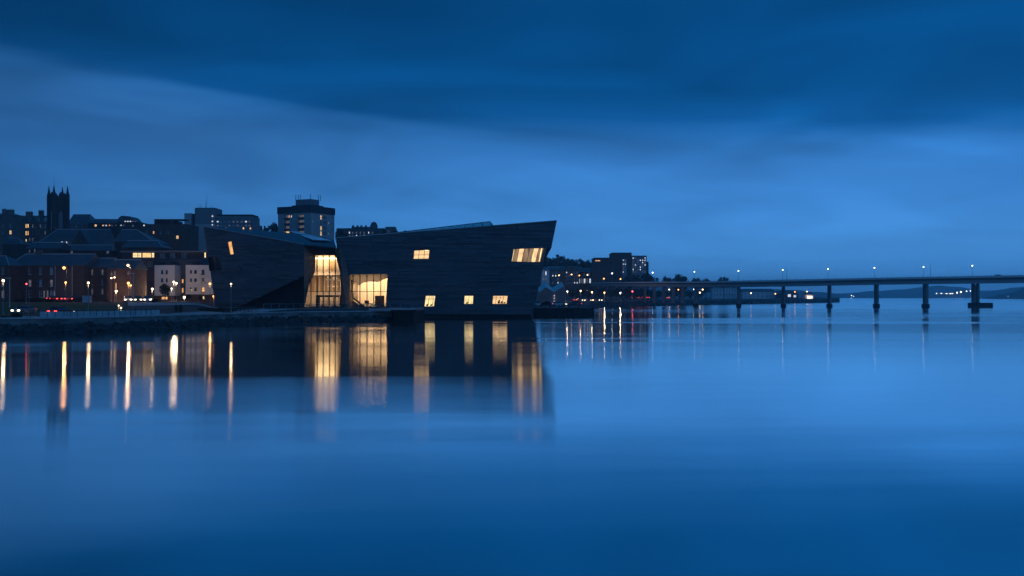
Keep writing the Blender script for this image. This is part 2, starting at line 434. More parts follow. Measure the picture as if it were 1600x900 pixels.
# ------------------------------------------------------------------ the museum
def scan(poly, z):
    xs = []
    n_ = len(poly)
    for i in range(n_):
        (x0, z0), (x1, z1) = poly[i], poly[(i + 1) % n_]
        if (z0 <= z) != (z1 <= z): xs.append(x0 + (x1 - x0) * (z - z0) / (z1 - z0))
    xs.sort(); return [(xs[k], xs[k + 1]) for k in range(0, len(xs) - 1, 2)]
def subtract(iv, holes):
    for (h0, h1) in holes:
        nv = []
        for (a, b_) in iv:
            if h1 <= a or h0 >= b_: nv.append((a, b_)); continue
            if h0 > a: nv.append((a, h0))
            if h1 < b_: nv.append((h1, b_))
        iv = nv
    return iv
class Facade:
    def __init__(s, dg, k): s.dg = dg; s.k = k
    def zof(s, px, py):
        c = (py - HZ) / F; return (CH - c * s.dg(px)) / (1 - c * s.k)
    def S(s, px, z, off=0.0):
        D = s.dg(px) - s.k * z + off; return Vector((X(px, D), D, z))
    def at(s, px, py, off=0.0): return s.S(px, s.zof(px, py), off)
    def Q(s, pts): return [(p, s.zof(p, q)) for p, q in pts]
MUS = thing('museum', 'angular dark museum clad in horizontal stone planks with glowing glass entrance on the water', 'museum', (0, 0, 0))
FR_ = Facade(lambda p: 224.0 + (p - 527) / 323.0 * 12.0, .16)
FL_ = Facade(lambda p: 234.0 - (p - 318) / 157.0 * 20.0, .15)
OUT_R = [(527, 372), (870, 345), (861.5, 387.4), (856, 387.8), (850.5, 409.6), (832, 491.5), (655, 491), (648, 488), (612, 482), (536, 482)]
HOL_R = {'g': [(541, 428.5), (607, 428), (603, 484), (541, 484)],
         'w1': [(647, 391.5), (671, 390.5), (669.5, 404), (646, 404)], 'w2': [(665, 463), (680, 462.5), (678, 478.5), (663, 478.5)],
         'w3': [(726, 463), (739.5, 463), (738.5, 475), (725, 475)], 'w4': [(770.5, 463), (793, 463), (791.5, 474.5), (769.5, 474.5)],
         'w5': [(803, 389), (857, 387.6), (851, 409.2), (799.5, 409.2)]}
OUT_L = [(318, 354), (475, 382), (475, 431), (368, 481.5), (337, 481.5)]
HOL_L = {'s': [(356, 378), (361.5, 377), (365, 397), (360, 397.5)], 'n': [(324, 402), (344, 402), (347, 423), (327, 423)]}
planks = []
def clad(fc, out, holes, name):
    po = fc.Q(out); ho = [fc.Q(h) for h in holes.values()]
    zs = [z for _, z in po]; z0, z1 = min(zs), max(zs); H = .55; n_ = int((z1 - z0) / H) + 1
    back = MB()
    sub = 3
    for r in range(n_ * sub):
        a = z0 + r * H / sub; b_ = min(a + H / sub, z1); e = 1e-3
        if b_ - a < .01: continue
        ia = subtract(scan(po, a + e), sum([scan(h, a + e) for h in ho], [])); ib = subtract(scan(po, b_ - e), sum([scan(h, b_ - e) for h in ho], []))
        if len(ia) != len(ib):
            ia = ib = subtract(scan(po, (a + b_) / 2), sum([scan(h, (a + b_) / 2) for h in ho], []))
        for (l0, r0), (l1, r1) in zip(ia, ib):
            seg = max(1, int((r0 - l0) / 60))
            for k in range(seg):
                t0, t1 = k / seg, (k + 1) / seg
                back.poly([fc.S(l0 + (r0 - l0) * t0, a), fc.S(l0 + (r0 - l0) * t1, a), fc.S(l1 + (r1 - l1) * t1, b_), fc.S(l1 + (r1 - l1) * t0, b_)])
    back.build(name, 'cladding', MUS, fix=False)
    r = 0; zrow = z0 + .05
    while zrow < z1 - .3:
        r += 1; a = zrow; b_ = a + random.choice((.18, .24, .32, .42)); zrow = b_ + random.choice((.05, .10, .22, .36, .6))
        if b_ > z1: continue
        ia = subtract(scan(po, a), sum([scan(h, a) for h in ho], [])); ib = subtract(scan(po, b_), sum([scan(h, b_) for h in ho], []))
        im = [(max(p[0], q[0]), min(p[1], q[1])) for p in ia for q in ib if min(p[1], q[1]) - max(p[0], q[0]) > 4]
        for (p, q) in im:
            c = p + .8 + random.uniform(0, 6) * (r % 2)
            while c < q - 5:
                ppm = F / fc.dg(c); ln = random.uniform(2.2, 4.6) * ppm
                e = min(c + ln, q - .6)
                if q - .6 - e < 8: e = q - .6
                if e - c > 6 and random.random() < .80: jz = random.uniform(-.05, .05); planks.append((fc, c, e, a + jz, b_ + jz, random.choice((.06, .1, .16, .26, .42)) * random.uniform(.8, 1.2)))
                c = e + random.uniform(.05, .3) * ppm
clad(FR_, OUT_R, HOL_R, 'river_facade'); clad(FL_, OUT_L, HOL_L, 'entrance_facade')
planks.sort(key=lambda t: -(t[2] - t[1]) * (t[4] - t[3]))
rest = MB()
for i, (fc, c, e, a, b_, pr) in enumerate(planks):
    A = fc.S(c, (a + b_) / 2); B = fc.S(e, (a + b_) / 2); U = fc.S((c + e) / 2, b_) - fc.S((c + e) / 2, a)
    ax = B - A; nrm = ax.cross(U).normalized()
    if nrm.y > 0: nrm = -nrm
    ctr = (A + B) / 2 + nrm * pr * .5
    if i < 300:
        o = link('plank', unit_box('plank'), MUS)
        o.matrix_local = Matrix(((ax.x, nrm.x * pr, U.x, ctr.x), (ax.y, nrm.y * pr, U.y, ctr.y), (ax.z, nrm.z * pr, U.z, ctr.z), (0, 0, 0, 1)))
    else:
        a4 = [ctr + ax * s * .5 + U * t * .5 - nrm * pr * .5 for s, t in ((-1, -1), (1, -1), (1, 1), (-1, 1))]
        rest.hexa(a4, [p + nrm * pr for p in a4])
tag(rest.build('short_planks', 'plank', MUS), kind='stuff')
# closed bodies behind the facades
def hull():
    t = [FR_.at(*p) for p in OUT_R]
    back = [Vector((p.x * .93 if p.x > 0 else p.x, 286.0, p.z - (2.5 if p.z > 12 else 0))) for p in t]
    m = MB()
    for k in (0, 1, 2, 3, 4): m.poly([t[k], t[k + 1], back[k + 1], back[k]])
    m.poly([t[9], t[0], back[0], back[9]]); m.poly(back)
    m.build('river_wing_body', 'cladding', MUS)
    # dark foot standing in the water
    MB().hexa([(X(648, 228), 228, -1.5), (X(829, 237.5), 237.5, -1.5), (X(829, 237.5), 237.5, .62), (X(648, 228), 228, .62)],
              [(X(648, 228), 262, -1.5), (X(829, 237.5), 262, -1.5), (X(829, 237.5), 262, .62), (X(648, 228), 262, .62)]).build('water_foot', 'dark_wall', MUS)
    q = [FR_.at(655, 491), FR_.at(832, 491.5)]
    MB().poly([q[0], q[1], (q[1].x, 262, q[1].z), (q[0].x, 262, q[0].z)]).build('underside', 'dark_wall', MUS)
    # entrance wing
    t = [FL_.at(*p) for p in OUT_L]
    b0 = P(330, 354.5, 262); b1 = P(462, 364.5, 256); b2 = Vector((b1.x, b1.y, 1.5)); b3 = Vector((b0.x + 3, b0.y, 1.5))
    m = MB(); m.poly([t[0], t[1], b1, b0]); m.build('entrance_roof', 'slate', MUS)
    m = MB(); m.poly([t[0], b0, b3, t[4]]); m.poly([b0, b1, b2, b3]); m.build('rear_wall', 'cladding', MUS)
    # metal edge along the parapet of both wings
    for fc, (a, b_) in ((FL_, (OUT_L[0], OUT_L[1])), (FR_, (OUT_R[0], OUT_R[1]))):
        A, B = fc.at(*a), fc.at(*b_); d = Vector((0, -.08, 0)); u = Vector((0, 0, .16))
        MB().hexa([A + d, B + d, B + d + u, A + d + u], [A - d * 5, B - d * 5, B - d * 5 + u, A - d * 5 + u]).build('parapet_cap', 'coping', MUS)
    # recessed dark wall below the slanting cut and its soffit
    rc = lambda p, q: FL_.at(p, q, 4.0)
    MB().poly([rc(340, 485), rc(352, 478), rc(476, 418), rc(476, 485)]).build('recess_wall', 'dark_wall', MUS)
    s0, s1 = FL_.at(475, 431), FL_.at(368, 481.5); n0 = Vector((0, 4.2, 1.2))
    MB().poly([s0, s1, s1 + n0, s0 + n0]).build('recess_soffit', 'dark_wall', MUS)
    # return face beside the glass
    D0 = lambda p: 211.0 + (p - 475) / 18.0 * 13.6
    fr = lambda p, q: P(p, q, D0(p))
    A = FL_.at(475, 382); B = FL_.at(475, 431)
    MB().poly([A, fr(493, 388), fr(492.5, 399), fr(491.5, 424)] + [fr(484, 441), fr(476.5, 458), fr(475.4, 463), fr(475.2, 482), FL_.at(475, 482), B]).build('return_wall', 'lit_clad', MUS)
mat('lit_clad', (.30, .235, .20), .8, .3, .3, stretch=(1, 1, 4))  # cladding coloured brown for the warm passage light falling on it
hull()
# link roof over the passage
def link_roof():
    a = [FL_.at(475, 382), P(525, 385.5, 219), P(522, 375, 240), P(462, 364.5, 256)]
    dn = Vector((0, 0, -.35))
    MB().hexa(a, [p + dn for p in a]).build('link_roof', 'slate', MUS)
    MB().hexa([P(476, 383, 211.2), P(524.6, 387, 219.4), P(527.5, 399, 223), P(488, 399, 222)],
              [P(476, 383, 214), P(524.6, 387, 222.5), P(527.5, 399, 226), P(488, 399, 225)]).build('passage_lintel', 'dark_wall', MUS)
    # sloping cheek between passage glass and river wing
    c = [P(522, 388, 220), P(530, 388, 219.5), P(540.5, 428, 221), P(540.5, 484, 222.2), P(533.5, 484, 223.6), P(533.2, 430, 223.6)]
    MB().prism(c, [p + Vector((.4, 3.0, 0)) for p in c]).build('passage_cheek', 'lit_clad', MUS)
link_roof()
# rooflights
def rooflight():
    q = [(452, 361, 276), (488, 374.3, 224), (518, 375.8, 228), (466, 361.8, 280)]
    a = [P(*t) for t in q]
    MB().hexa(a, [p + Vector((0, 0, -.15)) for p in a]).build('rooflight_sheet', 'zinc', MUS)
    MB().poly([a[0], a[1], a[1] + Vector((0, 0, -1.2)), a[0] + Vector((0, 0, -2.2))]).build('rooflight_cheek', 'dark_wall', MUS)
    n_ = 15
    g = MB
    for k in range(n_):
        t0, t1 = k / n_, (k + 1) / n_
        f0 = lambda t: P(560 + 206 * t, 370.3 - 24.3 * t, 232 + 6 * t)
        f1 = lambda t: P(562 + 210 * t, 371.5 - 18.0 * t, 231 + 6 * t) + Vector((0, 0, -1.0))
        a, b_, c, d = f1(t0 + .002), f1(t1 - .004), f0(t1 - .004), f0(t0 + .002)
        o = Vector((0, .08, 0))
        MB().hexa([a, b_, c, d], [a + o, b_ + o, c + o, d + o]).build('rooflight_pane', 'sky_glass', MUS)
        if k: MB().tube(f1(t0) + Vector((0, -.05, 0)), f0(t0) + Vector((0, -.05, .04)), .05, n_=4).build('rooflight_bar', 'dark_metal', MUS)
    A, B = P(560, 370.3, 232), P(766, 346, 238)
    MB().tube(A, B, .09, n_=6).build('rooflight_ridge', 'grey_metal', MUS)
    MB().poly([B, P(772, 353.5, 237) , P(772, 356, 240), P(768, 348, 248), A + Vector((0, 14, -.2))]).build('rooflight_back', 'grey_metal', MUS)
rooflight()
# windows of the museum: reveal box, frame, panes, mullions
def mus_window(fc, q, mull, m, name='window', trans=None, depth=.9):
    pts = [fc.at(*p) for p in q]; o = Vector((0, depth, 0))
    w = MB()
    for k in range(4): w.poly([pts[k], pts[(k + 1) % 4], pts[(k + 1) % 4] + o, pts[k] + o])
    win = w.build(name, 'frame', MUS, fix=False)
    room = m in ('lit_yellow', 'lit_museum') and depth < 1
    if room:
        cc = sum(pts, Vector()) / 4
        wide = [cc + (p - cc) * 1.25 + o for p in pts]; far = [p + Vector((0, 3.2, 0)) for p in wide]
        rm = MB()
        for k in range(4): rm.poly([wide[k], wide[(k + 1) % 4], far[(k + 1) % 4], far[k]])
        rm.build('room', 'plaster', win, fix=False)
        MB().poly(far).build('room_back', m, win)  # back wall glows in place of the room's lighting
        la, lb = (wide[0] * .8 + wide[1] * .2), (wide[0] * .2 + wide[1] * .8)
        MB().box(la.x, lb.x, la.y + 1.0, la.y + 1.25, min(la.z, lb.z) - .12, min(la.z, lb.z) - .05).build('room_lamp', 'lamp_room', win)
    o2 = Vector((0, depth * .5, 0)); pq = [p + o2 for p in pts]
    def lp(s, t): return (pq[3] * (1 - s) + pq[2] * s) * (1 - t) + (pq[0] * (1 - s) + pq[1] * s) * t
    cuts = [0] + list(mull) + [1]
    for a, b_ in zip(cuts, cuts[1:]):
        MB().poly([lp(a, 0), lp(b_, 0), lp(b_, 1), lp(a, 1)]).build('pane', 'clear_glass' if room else (m if not callable(m) else m(a)), win)
    for a in mull:
        MB().tube(lp(a, 0) + Vector((0, -.06, 0)), lp(a, 1) + Vector((0, -.06, 0)), .07, n_=4).build('mullion', 'dark_metal', win)
    if trans:
        for t in trans: MB().tube(lp(0, t) + Vector((0, -.06, 0)), lp(1, t) + Vector((0, -.06, 0)), .06, n_=4).build('transom', 'dark_metal', win)
    return win
mus_window(FR_, HOL_R['w1'], (.33, .68), 'lit_museum', trans=(.45,))
w2_ = mus_window(FR_, HOL_R['w2'], (.36, .82), 'lit_yellow', trans=(.72,))
w3_ = mus_window(FR_, HOL_R['w3'], (.5,), 'lit_yellow')
w4_ = mus_window(FR_, HOL_R['w4'], (.22, .5, .72), 'lit_museum')
for (w_, p, q, hh) in ((w2_, 667, 478, .45), (w2_, 673.5, 478, .4), (w3_, 729.5, 474.6, .4), (w4_, 779, 474.2, .8), (w4_, 783.5, 474.2, .55), (w4_, 788, 474.2, .35)):
    c_ = FR_.at(p, q, .3); MB().box(c_.x - .22, c_.x + .22, c_.y - .1, c_.y + .06, c_.z, c_.z + hh * .6).box(c_.x - .05, c_.x + .3, c_.y - .04, c_.y + .04, c_.z + hh * .6, c_.z + hh).build('chair_back', 'dark_furniture', w_)
mus_window(FR_, HOL_R['w5'], (.15, .3, .46, .60, .72, .86), lambda a: 'dark_glass' if a > .8 else ('lit_museum' if .1 < a < .2 or .55 < a < .65 else 'lit_gallery'))
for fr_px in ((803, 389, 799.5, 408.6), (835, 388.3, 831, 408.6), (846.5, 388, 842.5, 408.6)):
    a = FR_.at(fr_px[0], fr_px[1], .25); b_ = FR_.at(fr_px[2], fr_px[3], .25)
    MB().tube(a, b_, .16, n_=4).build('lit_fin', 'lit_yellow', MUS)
mus_window(FL_, HOL_L['s'], (), 'lit_orange')
mus_window(FL_, HOL_L['n'], (.3, .62), 'dark_glass', depth=1.6)

# glazed entrance (passage) and the cafe glass with the lit hall behind
TZ = 2.5                      # level of the terrace
GY1, GY2 = 224.6, 228.0
def glaze(poly, D, vbars, hbars, name):
    """panes between vertical bars, clipped to the polygon (px)"""
    g = MB(); scr = [(p, -q) for p, q in poly]
    win = None
    xs = [min(p for p, _ in poly)] + vbars + [max(p for p, _ in poly)]
    sw = [(-q, p) for p, q in poly]          # scan along columns
    root = None
    for a, b_ in zip(xs, xs[1:]):
        def col(x):
            iv = scan([(q, p) for p, q in poly], x); return (iv[0][0], iv[-1][1])
        e = .15
        (t0, b0), (t1, b1) = col(a + e), col(b_ - e)
        pts = [P(a + e, b0, D), P(b_ - e, b1, D), P(b_ - e, t1, D), P(a + e, t0, D)]
        o = Vector((0, .05, 0))
        MB().hexa(pts, [p + o for p in pts]).build('glass_pane', 'clear_glass', MUS)
    for x in vbars:
        iv = scan([(q, p) for p, q in poly], x); t, b2 = iv[0][0], iv[-1][1]
        A, B = P(x, b2, D - .1), P(x, t, D - .1)
        MB().box(A.x - .09, A.x + .09, D - .22, D + .02, A.z, B.z).build('mullion', 'dark_metal', MUS)
    for y in hbars:
        iv = scan([(p, q) for p, q in poly], y)
        A, B = P(iv[0][0], y, D - .1), P(iv[-1][1], y, D - .1)
        MB().box(A.x, B.x, D - .15, D + .02, A.z - .06, A.z + .06).build('transom', 'dark_metal', MUS)
    n_ = len(poly)
    fm = MB()
    for k in range(n_):
        A, B = P(*poly[k], D - .12), P(*poly[(k + 1) % n_], D - .12); fm.tube(A, B, .13, n_=4)
    fm.build('glass_frame', 'dark_metal', MUS)
G1 = [(492.5, 397.5), (524.5, 397.5), (533.2, 430), (533.5, 480.3), (474.8, 480.3), (475.8, 459), (491.5, 424)]
G2 = [(541.5, 427.5), (606.5, 427.5), (603, 480.3), (541.5, 480.3)]
glaze(G1, GY1, [486, 495.5, 505, 514.5, 523.8], [455.5], 'entrance_glass')
glaze(G2, GY2, [551.6, 562.4, 573.4, 584, 595], [455.5], 'cafe_glass')
# reveals of the cafe opening
def reveal():
    q = [FR_.at(541, 428.5), FR_.at(607, 428), FR_.at(603, 482), FR_.at(541, 482)]
    w = [P(541, 428, GY2 - .2), P(607, 428, GY2 - .2), P(603, 482, GY2 - .2), P(541, 482, GY2 - .2)]
    m = MB()
    for k in (0, 1, 3): m.poly([q[k], q[(k + 1) % 4], w[(k + 1) % 4], w[k]])
    m.build('opening_reveal', 'dark_metal', MUS)
reveal()
def hall():
    x0, xm, x1 = X(470, 226), X(534.5, 225), X(607.5, 229); y0, y1 = GY1 + .25, 243.0; zt = 15.0; zc_ = 11.2
    MB().box(x0, xm, 237, 237.3, TZ, zt).build('hall_back_wall', 'plaster', MUS)
    for k in range(9): MB().box(x0 + .4 + k * 1.0, x0 + .9 + k * 1.0, 236.7, 236.98, Z(455, 237), zt).build('wall_batten', 'wood', MUS)
    MB().box(xm, x1, y1, y1 + .3, TZ, zc_).build('hall_back_wall', 'plaster', MUS)
    MB().box(x0 - .3, x0, y0, 237, TZ, zt).build('hall_side_wall', 'plaster', MUS)
    MB().box(x1, x1 + .3, 228.3, y1, TZ, zc_).build('hall_side_wall', 'plaster', MUS)
    MB().box(x0, x1, y0 - .5, y1, TZ - .2, TZ).build('hall_floor', 'floor_stone', MUS)
    MB().box(x0, xm, y0, 237, zt, zt + .2).build('hall_ceiling', 'plaster', MUS)
    MB().box(xm, x1, 228.3, y1, zc_, zc_ + .2).build('hall_ceiling', 'plaster', MUS)
    # mezzanine with its bright upper room
    a, b_ = X(487, 230), X(533.5, 230)
    MB().box(a, b_, 229, 237, Z(430, 229), Z(423.5, 229)).build('mezzanine', 'grey_ceiling', MUS)
    MB().box(X(494.5, 229), X(495.6, 229), 229, 229.3, Z(423.5, 229), zt).build('mezzanine_post', 'dark_metal', MUS)
    MB().box(a, b_, 232.5, 232.7, Z(423.5, 229), zt).build('upper_wall', 'plaster', MUS)
    MB().box(X(514, 232), X(524, 232), 231.9, 232.3, Z(423.5, 232), Z(408, 232)).build('upper_shelf', 'wood', MUS)
    MB().box(a + .5, b_ - .4, 230.2, 231, Z(404.5, 230.6), Z(403, 230.6)).build('ceiling_light', 'lamp_room', MUS)
    # partition between entrance and cafe
    MB().box(xm, X(541, 226), 225, y1, TZ, zt).build('partition', 'grey_ceiling', MUS)
    # folded grey ceiling over the cafe
    pr = [(541, 424), (541, 429.5), (546, 433.5), (552, 439.5), (558.5, 445.5), (562, 446), (567, 442), (575, 440.5), (585, 440), (589, 441), (593, 440), (600, 436.5), (607, 434), (607, 424)]
    MB().prism([P(p, q, 232) for p, q in pr], [P(p, q, 232) + Vector((0, 7, 1.2)) for p, q in pr]).build('folded_ceiling', 'grey_ceiling', MUS)
    # stair
    st = [(541, 458), (544, 458.5), (554, 466), (568, 477.5), (569, 479.5), (541, 479.5)]
    MB().prism([P(p, q, 235) for p, q in st], [P(p, q, 235) + Vector((0, 1.6, 0)) for p, q in st]).build('stair', 'dark_furniture', MUS)
    A, B = P(546, 464, 234.9), P(563, 477, 234.9)
    MB().tube(A, B, .08, n_=4).build('stair_handrail_light', 'lit_warm', MUS)
    # doorway
    for (p, q) in ((494, 497), (531, 534)):
        MB().box(X(p, 224.2), X(q, 224.2), 223.9, 226.4, TZ, Z(463, 224.2)).build('door_frame', 'dark_metal', MUS)
    MB().box(X(494, 224.2), X(534, 224.2), 223.9, 226.4, Z(463, 224.2), Z(461.3, 224.2)).build('door_head', 'dark_metal', MUS)
    for p in (497, 505.3, 513.7, 522):
        d = MB(); xa, xb = X(p + .4, 224.2), X(p + 8, 224.2)
        for (u0, u1, v0, v1) in ((0, 1, 0, .1), (0, 1, .93, 1), (0, .1, .1, .93), (.9, 1, .1, .93), (.1, .9, .48, .52)):
            d.box(xa + (xb - xa) * u0, xa + (xb - xa) * u1, 224.0, 224.08, TZ + (Z(463, 224.2) - TZ) * v0, TZ + (Z(463, 224.2) - TZ) * v1)
        dr = d.build('door', 'dark_metal', MUS)
        MB().tube((xa + .25, 223.9, TZ + .8), (xa + .25, 223.9, TZ + 1.5), .03, n_=5).build('handle', 'grey_metal', dr)
    for k in range(14):
        p, q, y = random.uniform(510, 530), random.choice((random.uniform(433, 438), random.uniform(447, 449))), random.uniform(228, 234)
        MB().ball(P(p, q, y), .08, nu=6, nv=4).build('pendant_lamp', 'pendant', MUS)
    MB().box(X(586, 236), X(600, 236), 235.8, 237, TZ, Z(462, 236)).build('display_unit', 'dark_furniture', MUS)
    for (name, xp, yp, zp, e, sx_, sy_, tilt) in (('hall', 505, 226.6, 10.0, 900, 5, 2, 40), ('cafe_front', 573, 229.6, 9.9, 420, 8, 1.2, 20), ('cafe', 573, 236.2, 7.2, 900, 8, .8, 72), ('cafe_rear', 573, 240.6, 10.9, 1000, 8, 1.8, 25), ('upper', 510, 231.3, 14.6, 240, 5, 1.2, 0)):
        li = bpy.data.lights.new(name + '_light', 'AREA'); li.energy = e; li.color = (1, .64, .34); li.shape = 'RECTANGLE'; li.size = sx_; li.size_y = sy_
        lo = link('fill_light', li, MUS, (X(xp, yp), yp, zp)); lo.rotation_euler = (R(tilt), 0, 0)  # added area lights, unseen from outside, brightening hall and cafe walls
hall()
# furniture in the cafe
def cafe_set(px, D, k):
    t = thing('cafe_table', 'small dark round cafe table behind the cafe glass of the museum', 'table', (X(px, D), D, TZ), 0, 'cafe tables in the museum')
    MB().tube((0, 0, .72), (0, 0, .76), .42, n_=14).build('table_top', 'dark_furniture', t)
    MB().tube((0, 0, .04), (0, 0, .72), .04, n_=6).build('leg', 'dark_metal', t)
    MB().tube((0, 0, 0), (0, 0, .04), .26, n_=12).build('base', 'dark_metal', t)
    for s in (-1, 1):
        c = thing('cafe_chair', 'dark cafe chair beside a small table behind the cafe glass', 'chair', (X(px, D) + s * .85, D + .1, TZ), 0, 'cafe chairs in the museum')
        MB().box(-.21, .21, -.21, .21, .43, .48).build('seat', 'dark_furniture', c)
        MB().box(s * .18 - .02, s * .18 + .02, -.2, .2, .55, .9).build('backrest', 'dark_furniture', c)
        for a in (-.18, .18):
            for b_ in (-.18, .18):
                MB().tube((a, b_, 0), (a, b_, .9 if a * s > 0 else .43), .018, n_=4).build('leg', 'dark_metal', c)
for k, (p, D) in enumerate(((556, 230.2), (569, 230.0), (580, 230.6), (591, 229.9), (575, 232.8), (598, 230.8))): cafe_set(p, D, k)
kk = thing('information_kiosk', 'dark square information panel on a post inside the lit cafe window', 'kiosk', (X(573, 229.4), 229.4, TZ))
MB().box(-.5, .5, -.06, .06, .7, 1.5).build('panel', 'dark_furniture', kk); MB().tube((0, 0, 0), (0, 0, .8), .05, n_=6).build('post', 'dark_metal', kk); MB().box(-.3, .3, -.2, .2, 0, .04).build('base', 'dark_metal', kk)

# ------------------------------------------------------------------ terrace before the museum
def terrace():
    t = thing('museum_terrace', 'pale concrete terrace slab running along the water before the museum entrance', 'terrace')
    fr = [(405, 187.5), (470, 199), (560, 203.5), (648, 203.5)]
    for (a, da), (b_, db) in zip(fr, fr[1:]):
        n_ = max(1, int((b_ - a) * 200 / F / 3.0))
        for k in range(n_):
            p0, p1 = a + (b_ - a) * k / n_, a + (b_ - a) * (k + 1) / n_; d0, d1 = da + (db - da) * k / n_, da + (db - da) * (k + 1) / n_
            g = .12
            z0 = TZ - .5
            pr = random.uniform(0, .015)
            MB().hexa([(X(p0 + g, d0) , d0 - pr, z0), (X(p1 - g, d1), d1 - pr, z0), (X(p1 - g, d1), d1 - pr, TZ), (X(p0 + g, d0), d0 - pr, TZ)],
                      [(X(p0 + g, d0), d0 + 1.2, z0), (X(p1 - g, d1), d1 + 1.2, z0), (X(p1 - g, d1), d1 + 1.2, TZ), (X(p0 + g, d0), d0 + 1.2, TZ)]).build('edge_panel', 'pale_concrete', t)
    m = MB()
    top = [Vector((X(p, d) , d + 1.2, TZ - .006)) for p, d in fr] + [Vector((X(648, 203.5), 224.4, TZ - .006)), Vector((X(405, 187.5), 232, TZ - .006))]
    m.prism(top, [p + Vector((0, 0, -.45)) for p in top]); m.build('deck', 'paving', t)
    MB().box(X(615, 200), X(646, 200), 200.5, 226, -1.5, 1.96).build('void_block', 'weed_and_shade', t)  # dark block stands for the shaded void under the cantilevered slab
    MB().box(X(610, 200), X(649, 200), 199.8, 203.2, 1.96, TZ - .25).build('overhang', 'dark_wall', t)
terrace()
def railing(label, pts, z, h, step, glassy, cat='railing'):
    """pts: list of ground points"""
    t = thing('railing', label, cat, (0, 0, 0))
    for A, B in zip(pts, pts[1:]):
        A = Vector((*A, z)); B = Vector((*B, z)); ln = (B - A).length; n_ = max(1, round(ln / step))
        for k in range(n_ + 1):
            p = A + (B - A) * k / n_
            bx('post', 'grey_metal' if glassy else 'dark_metal', t, p + Vector((0, 0, h / 2)), (.06, .05, h))
        u = Vector((0, 0, 1))
        MB().tube(A + u * h, B + u * h, .03, n_=5).build('top_rail', 'grey_metal', t)
        if glassy:
            for k in range(n_):
                a, b_ = A + (B - A) * (k + .04) / n_, A + (B - A) * (k + .96) / n_
                o = Vector((0, .02, 0))
                q = [a + u * .1, b_ + u * .1, b_ + u * (h - .08), a + u * (h - .08)]
                MB().hexa(q, [v + o for v in q]).build('glass_panel', 'rail_glass', t)
        else:
            for hh in (.35, .62):
                MB().tube(A + u * h * hh, B + u * h * hh, .015, n_=4).build('rail', 'grey_metal', t)
railing('steel railing with thin rails along the promenade above the quay wall', [(X(c, edge(c) + .5), edge(c) + .5) for c in (34, 100, 170, 236)], 2.06, 1.1, 1.1, False)
railing('glass balustrade on the terrace before the museum entrance', [(X(c, lerp([(405, 188), (470, 199.6), (560, 204), (642, 204)], c)), lerp([(405, 188), (470, 199.6), (560, 204), (642, 204)], c)) for c in (412, 470, 560, 642)], TZ, 1.05, 2.1, True)
railing('low steel fence along the promenade beside the entrance wing', [(X(c, edge(c) + 3.5), edge(c) + 3.5) for c in (350, 400)], 1.95, 1.0, 1.2, False)

# ------------------------------------------------------------------ buildings
def wall_mesh(mb, w, h, rects, depth=.22, x0=0, y=0, z0=0):
    xs = sorted(set([0, w] + [v for r in rects for v in (r[0], r[2])])); zs = sorted(set([0, h] + [v for r in rects for v in (r[1], r[3])]))
    for a, b_ in zip(xs, xs[1:]):
        for c, d in zip(zs, zs[1:]):
            mx_, mz = (a + b_) / 2, (c + d) / 2
            if any(r[0] < mx_ < r[2] and r[1] < mz < r[3] for r in rects): continue
            mb.poly([(x0 + a, y, z0 + c), (x0 + b_, y, z0 + c), (x0 + b_, y, z0 + d), (x0 + a, y, z0 + d)])
    for (a, c, b_, d) in rects:
        a += x0; b_ += x0; c += z0; d += z0; e = y + depth
        mb.poly([(a, y, c), (a, e, c), (a, e, d), (a, y, d)]); mb.poly([(b_, y, c), (b_, y, d), (b_, e, d), (b_, e, c)])
        mb.poly([(a, y, c), (b_, y, c), (b_, e, c), (a, e, c)]); mb.poly([(a, y, d), (a, e, d), (b_, e, d), (b_, y, d)])
GLASSM = {'w': 'lit_warm', 'y': 'lit_yellow', 'o': 'lit_orange', 'c': 'lit_cool', 'd': 'dark_glass', 'm': 'lit_dim', 's': 'pale_glass'}
def window(parent, a, c, b_, d, y, kind, fm='frame', depth=.22, sill=True):
    w, h = b_ - a, d - c; t = min(.09, w * .1)
    key = 'window_%.2f_%.2f_%s' % (w, h, fm)
    if key in bpy.data.meshes: me = bpy.data.meshes[key]
    else:
        f = MB(); yy = depth - .1; y2 = depth - .02
        f.box(0, t, yy, y2, 0, h); f.box(w - t, w, yy, y2, 0, h); f.box(t, w - t, yy, y2, 0, t); f.box(t, w - t, yy, y2, h - t, h)
        if h > w * .9: f.box(t, w - t, yy + .02, y2, h * .5 - t * .4, h * .5 + t * .4)
        if w > 1.0: f.box(w / 2 - t * .4, w / 2 + t * .4, yy + .01, y2 - .01, t, h - t)
        if sill: f.box(-.08, w + .08, -.08, depth - .12, -.12, -.004)
        me = f.mesh(key, fm); me.name = key
    o = link('window', me, parent, (a, y, c))
    pk = 'pane_%.2f_%.2f_%s' % (w, h, kind)
    if pk in bpy.data.meshes: pm = bpy.data.meshes[pk]
    else:
        pm = MB().box(t * .5, w - t * .5, depth - .045, depth, t * .5, h - t * .5).mesh(pk, GLASSM[kind]); pm.name = pk
    link('pane', pm, o)
    return o
